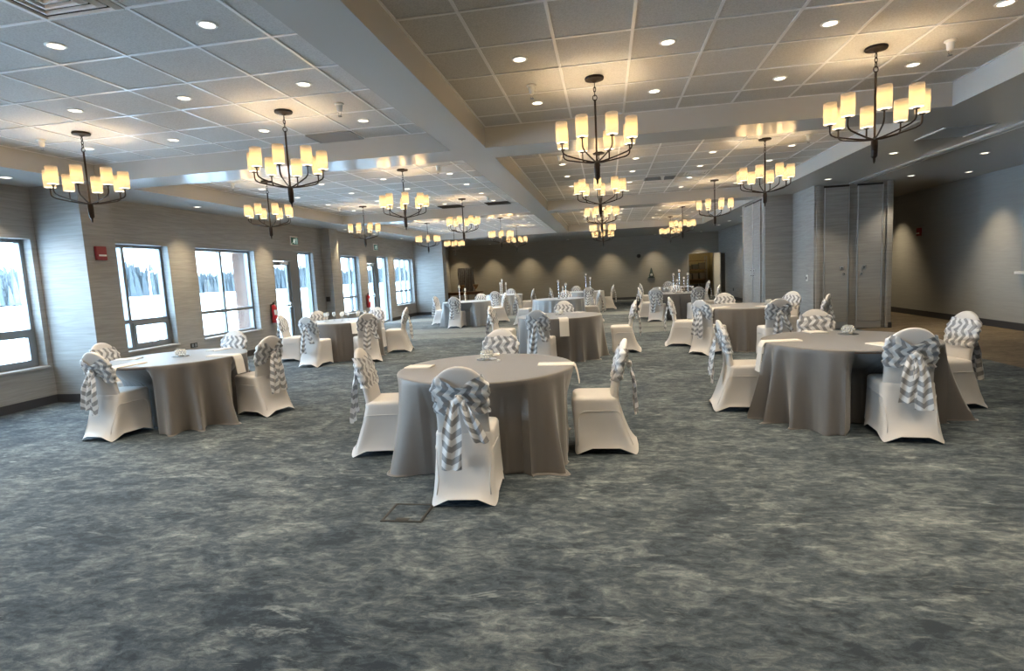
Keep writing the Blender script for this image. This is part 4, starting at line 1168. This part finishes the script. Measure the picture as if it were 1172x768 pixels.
for i, (dx, w) in enumerate(((.62, 'right end'), (-.1, 'middle'))):
    t = thing('bronze_goblet', 'bronze goblet on the brown side table, %s' % w, 'goblet', (-7.1+dx, 27.6, .78))
    bm = B(); lathe(bm, [(.08, 0), (.085, .01), (.02, .04), (.018, .12), (.06, .17), (.13, .27), (.15, .36), (.14, .36), (.11, .27), (.02, .18)], 18); obj('cup', bm, plain('bronze_cup_%d' % i, (.35, .24, .14), .35, .7), t, smooth=True)
# shelving in the store room
t = thing('storage_rack', 'dark shelving rack of stacked goods inside the open store room', 'shelf', (4.55, YB+1.5, 0))
for sx in (-1, 1):
    for sy in (-1, 1):
        bm = B(); box(bm, sx*.55-.02, sx*.55+.02, sy*.25-.02, sy*.25+.02, 0, 2.0); obj('upright', bm, M['grey_metal'], t)
for z in (.25, .8, 1.3, 1.75):
    bm = B(); box(bm, -.53, .53, -.27, .27, z, z+.03); obj('shelf', bm, M['wood'], t)
cr = random.Random(5)
for z, nm in ((.28, 'bottom'), (.83, 'second'), (1.33, 'third')):
    for k, w in enumerate(('left', 'middle', 'right')):
        h_ = cr.uniform(.2, .34); x = 4.55-.34+.34*k
        bm = B(); box(bm, -.14, .14, -.2, .2, 0, h_, .01); box(bm, -.145, .145, -.205, .205, h_*.86, h_*.98, .004)
        obj('storage_box', bm, plain('box_%d%s' % (k, nm), random.choice([(.12, .10, .08), (.2, .17, .12), (.07, .07, .07)]), .7), loc=(x, YB+1.46, z+.002), label='dim storage box on the %s shelf of the store room rack, %s one' % (nm, w), cat='box', group='boxes in the store room')
# open cream door leaf swung against the corner
t = thing('open_door', 'cream door leaf standing open at the back right corner', 'door', (5.235, YB-.03, 0), math.radians(-81))
bm = B(); box(bm, .0, .86, -.02, .02, .01, 2.11, .003); obj('leaf', bm, M['cream'], t)
bm = B(); tube(bm, [(.78, -.02, 1.0), (.78, -.06, 1.0), (.68, -.065, 1.0)], .009); obj('lever_handle', bm, M['alu'], t)
bm = B(); box(bm, 5.952, 5.958, 27.26, 28.31, 0, 2.05); struct('door_dark_recess', bm, M['dark_void'])  # dark sheet standing in for the unlit depth of the doorway
t = thing('side_outlet', 'small black outlet low on the side wall near the back corner', 'outlet', (5.45, 25.6, .42))
bm = B(); box(bm, -.012, 0, -.05, .05, -.06, .06, .003); obj('plate', bm, M['black'], t)

# ================================================================ LIGHT
ld = bpy.data.lights.new('store_lamp', 'POINT'); ld.energy = 7; ld.color = (1, .84, .5); ld.shadow_soft_size = .12
lo = bpy.data.objects.new('store_lamp', ld); C.objects.link(lo); lo.location = (4.3, YB+.8, 2.45)
w = bpy.data.worlds.new('world'); S.world = w; w.use_nodes = True
bg = w.node_tree.nodes['Background']; bg.inputs['Color'].default_value = (.60, .80, 1.0, 1); bg.inputs['Strength'].default_value = 9.8
# light portals in the window openings guide the daylight
for k, a, b_, z0, z1 in WIN:
    ld = bpy.data.lights.new('window_portal', 'AREA'); ld.shape = 'RECTANGLE'; ld.size = b_-a; ld.size_y = z1-z0; ld.energy = 1
    lo = bpy.data.objects.new('window_portal', ld); C.objects.link(lo); lo.location = (XO-.02, (a+b_)/2, (z0+z1)/2)
    # local x along world y, local y along z, -z pointing +x (into the room)
    lo.rotation_euler = Matrix(((0, 0, -1), (1, 0, 0), (0, 1, 0))).to_euler() if False else Matrix(((0, 0, -1), (-1, 0, 0), (0, 1, 0))).to_euler()
    ld.cycles.is_portal = True

# ================================================================ CAMERA
cam = bpy.data.cameras.new('camera'); co = bpy.data.objects.new('camera', cam); C.objects.link(co)
yaw, pit, rol = .1704, -.1091, .0501
cam.sensor_fit = 'HORIZONTAL'; cam.sensor_width = 36; cam.lens = 639.5/1172*36; cam.clip_end = 1500; cam.clip_start = .05
def rm(y, p, r):
    Rz = Matrix.Rotation(y, 3, 'Z'); Rx = Matrix.Rotation(p, 3, 'X'); Ry = Matrix.Rotation(r, 3, 'Y')
    return Rz @ Rx @ Ry
# model camera: x right, y forward, z up  ->  blender camera: x right, y up, -z forward
Rm = rm(yaw, pit, rol)
X, F, U = Rm.col[0], Rm.col[1], Rm.col[2]
mw = Matrix(((X[0], U[0], -F[0], 0), (X[1], U[1], -F[1], 0), (X[2], U[2], -F[2], EYE), (0, 0, 0, 1)))
co.matrix_world = mw
S.camera = co

S.view_settings.view_transform = 'Standard'; S.view_settings.look = 'None'; S.view_settings.gamma = 1; S.view_settings.use_curve_mapping = False
S.view_settings.exposure = 1.65
cy = S.cycles
cy.use_denoising = True
cy.max_bounces = 8; cy.diffuse_bounces = 5; cy.glossy_bounces = 3; cy.transparent_max_bounces = 12; cy.sample_clamp_indirect = 6
cy.caustics_reflective = False; cy.caustics_refractive = False
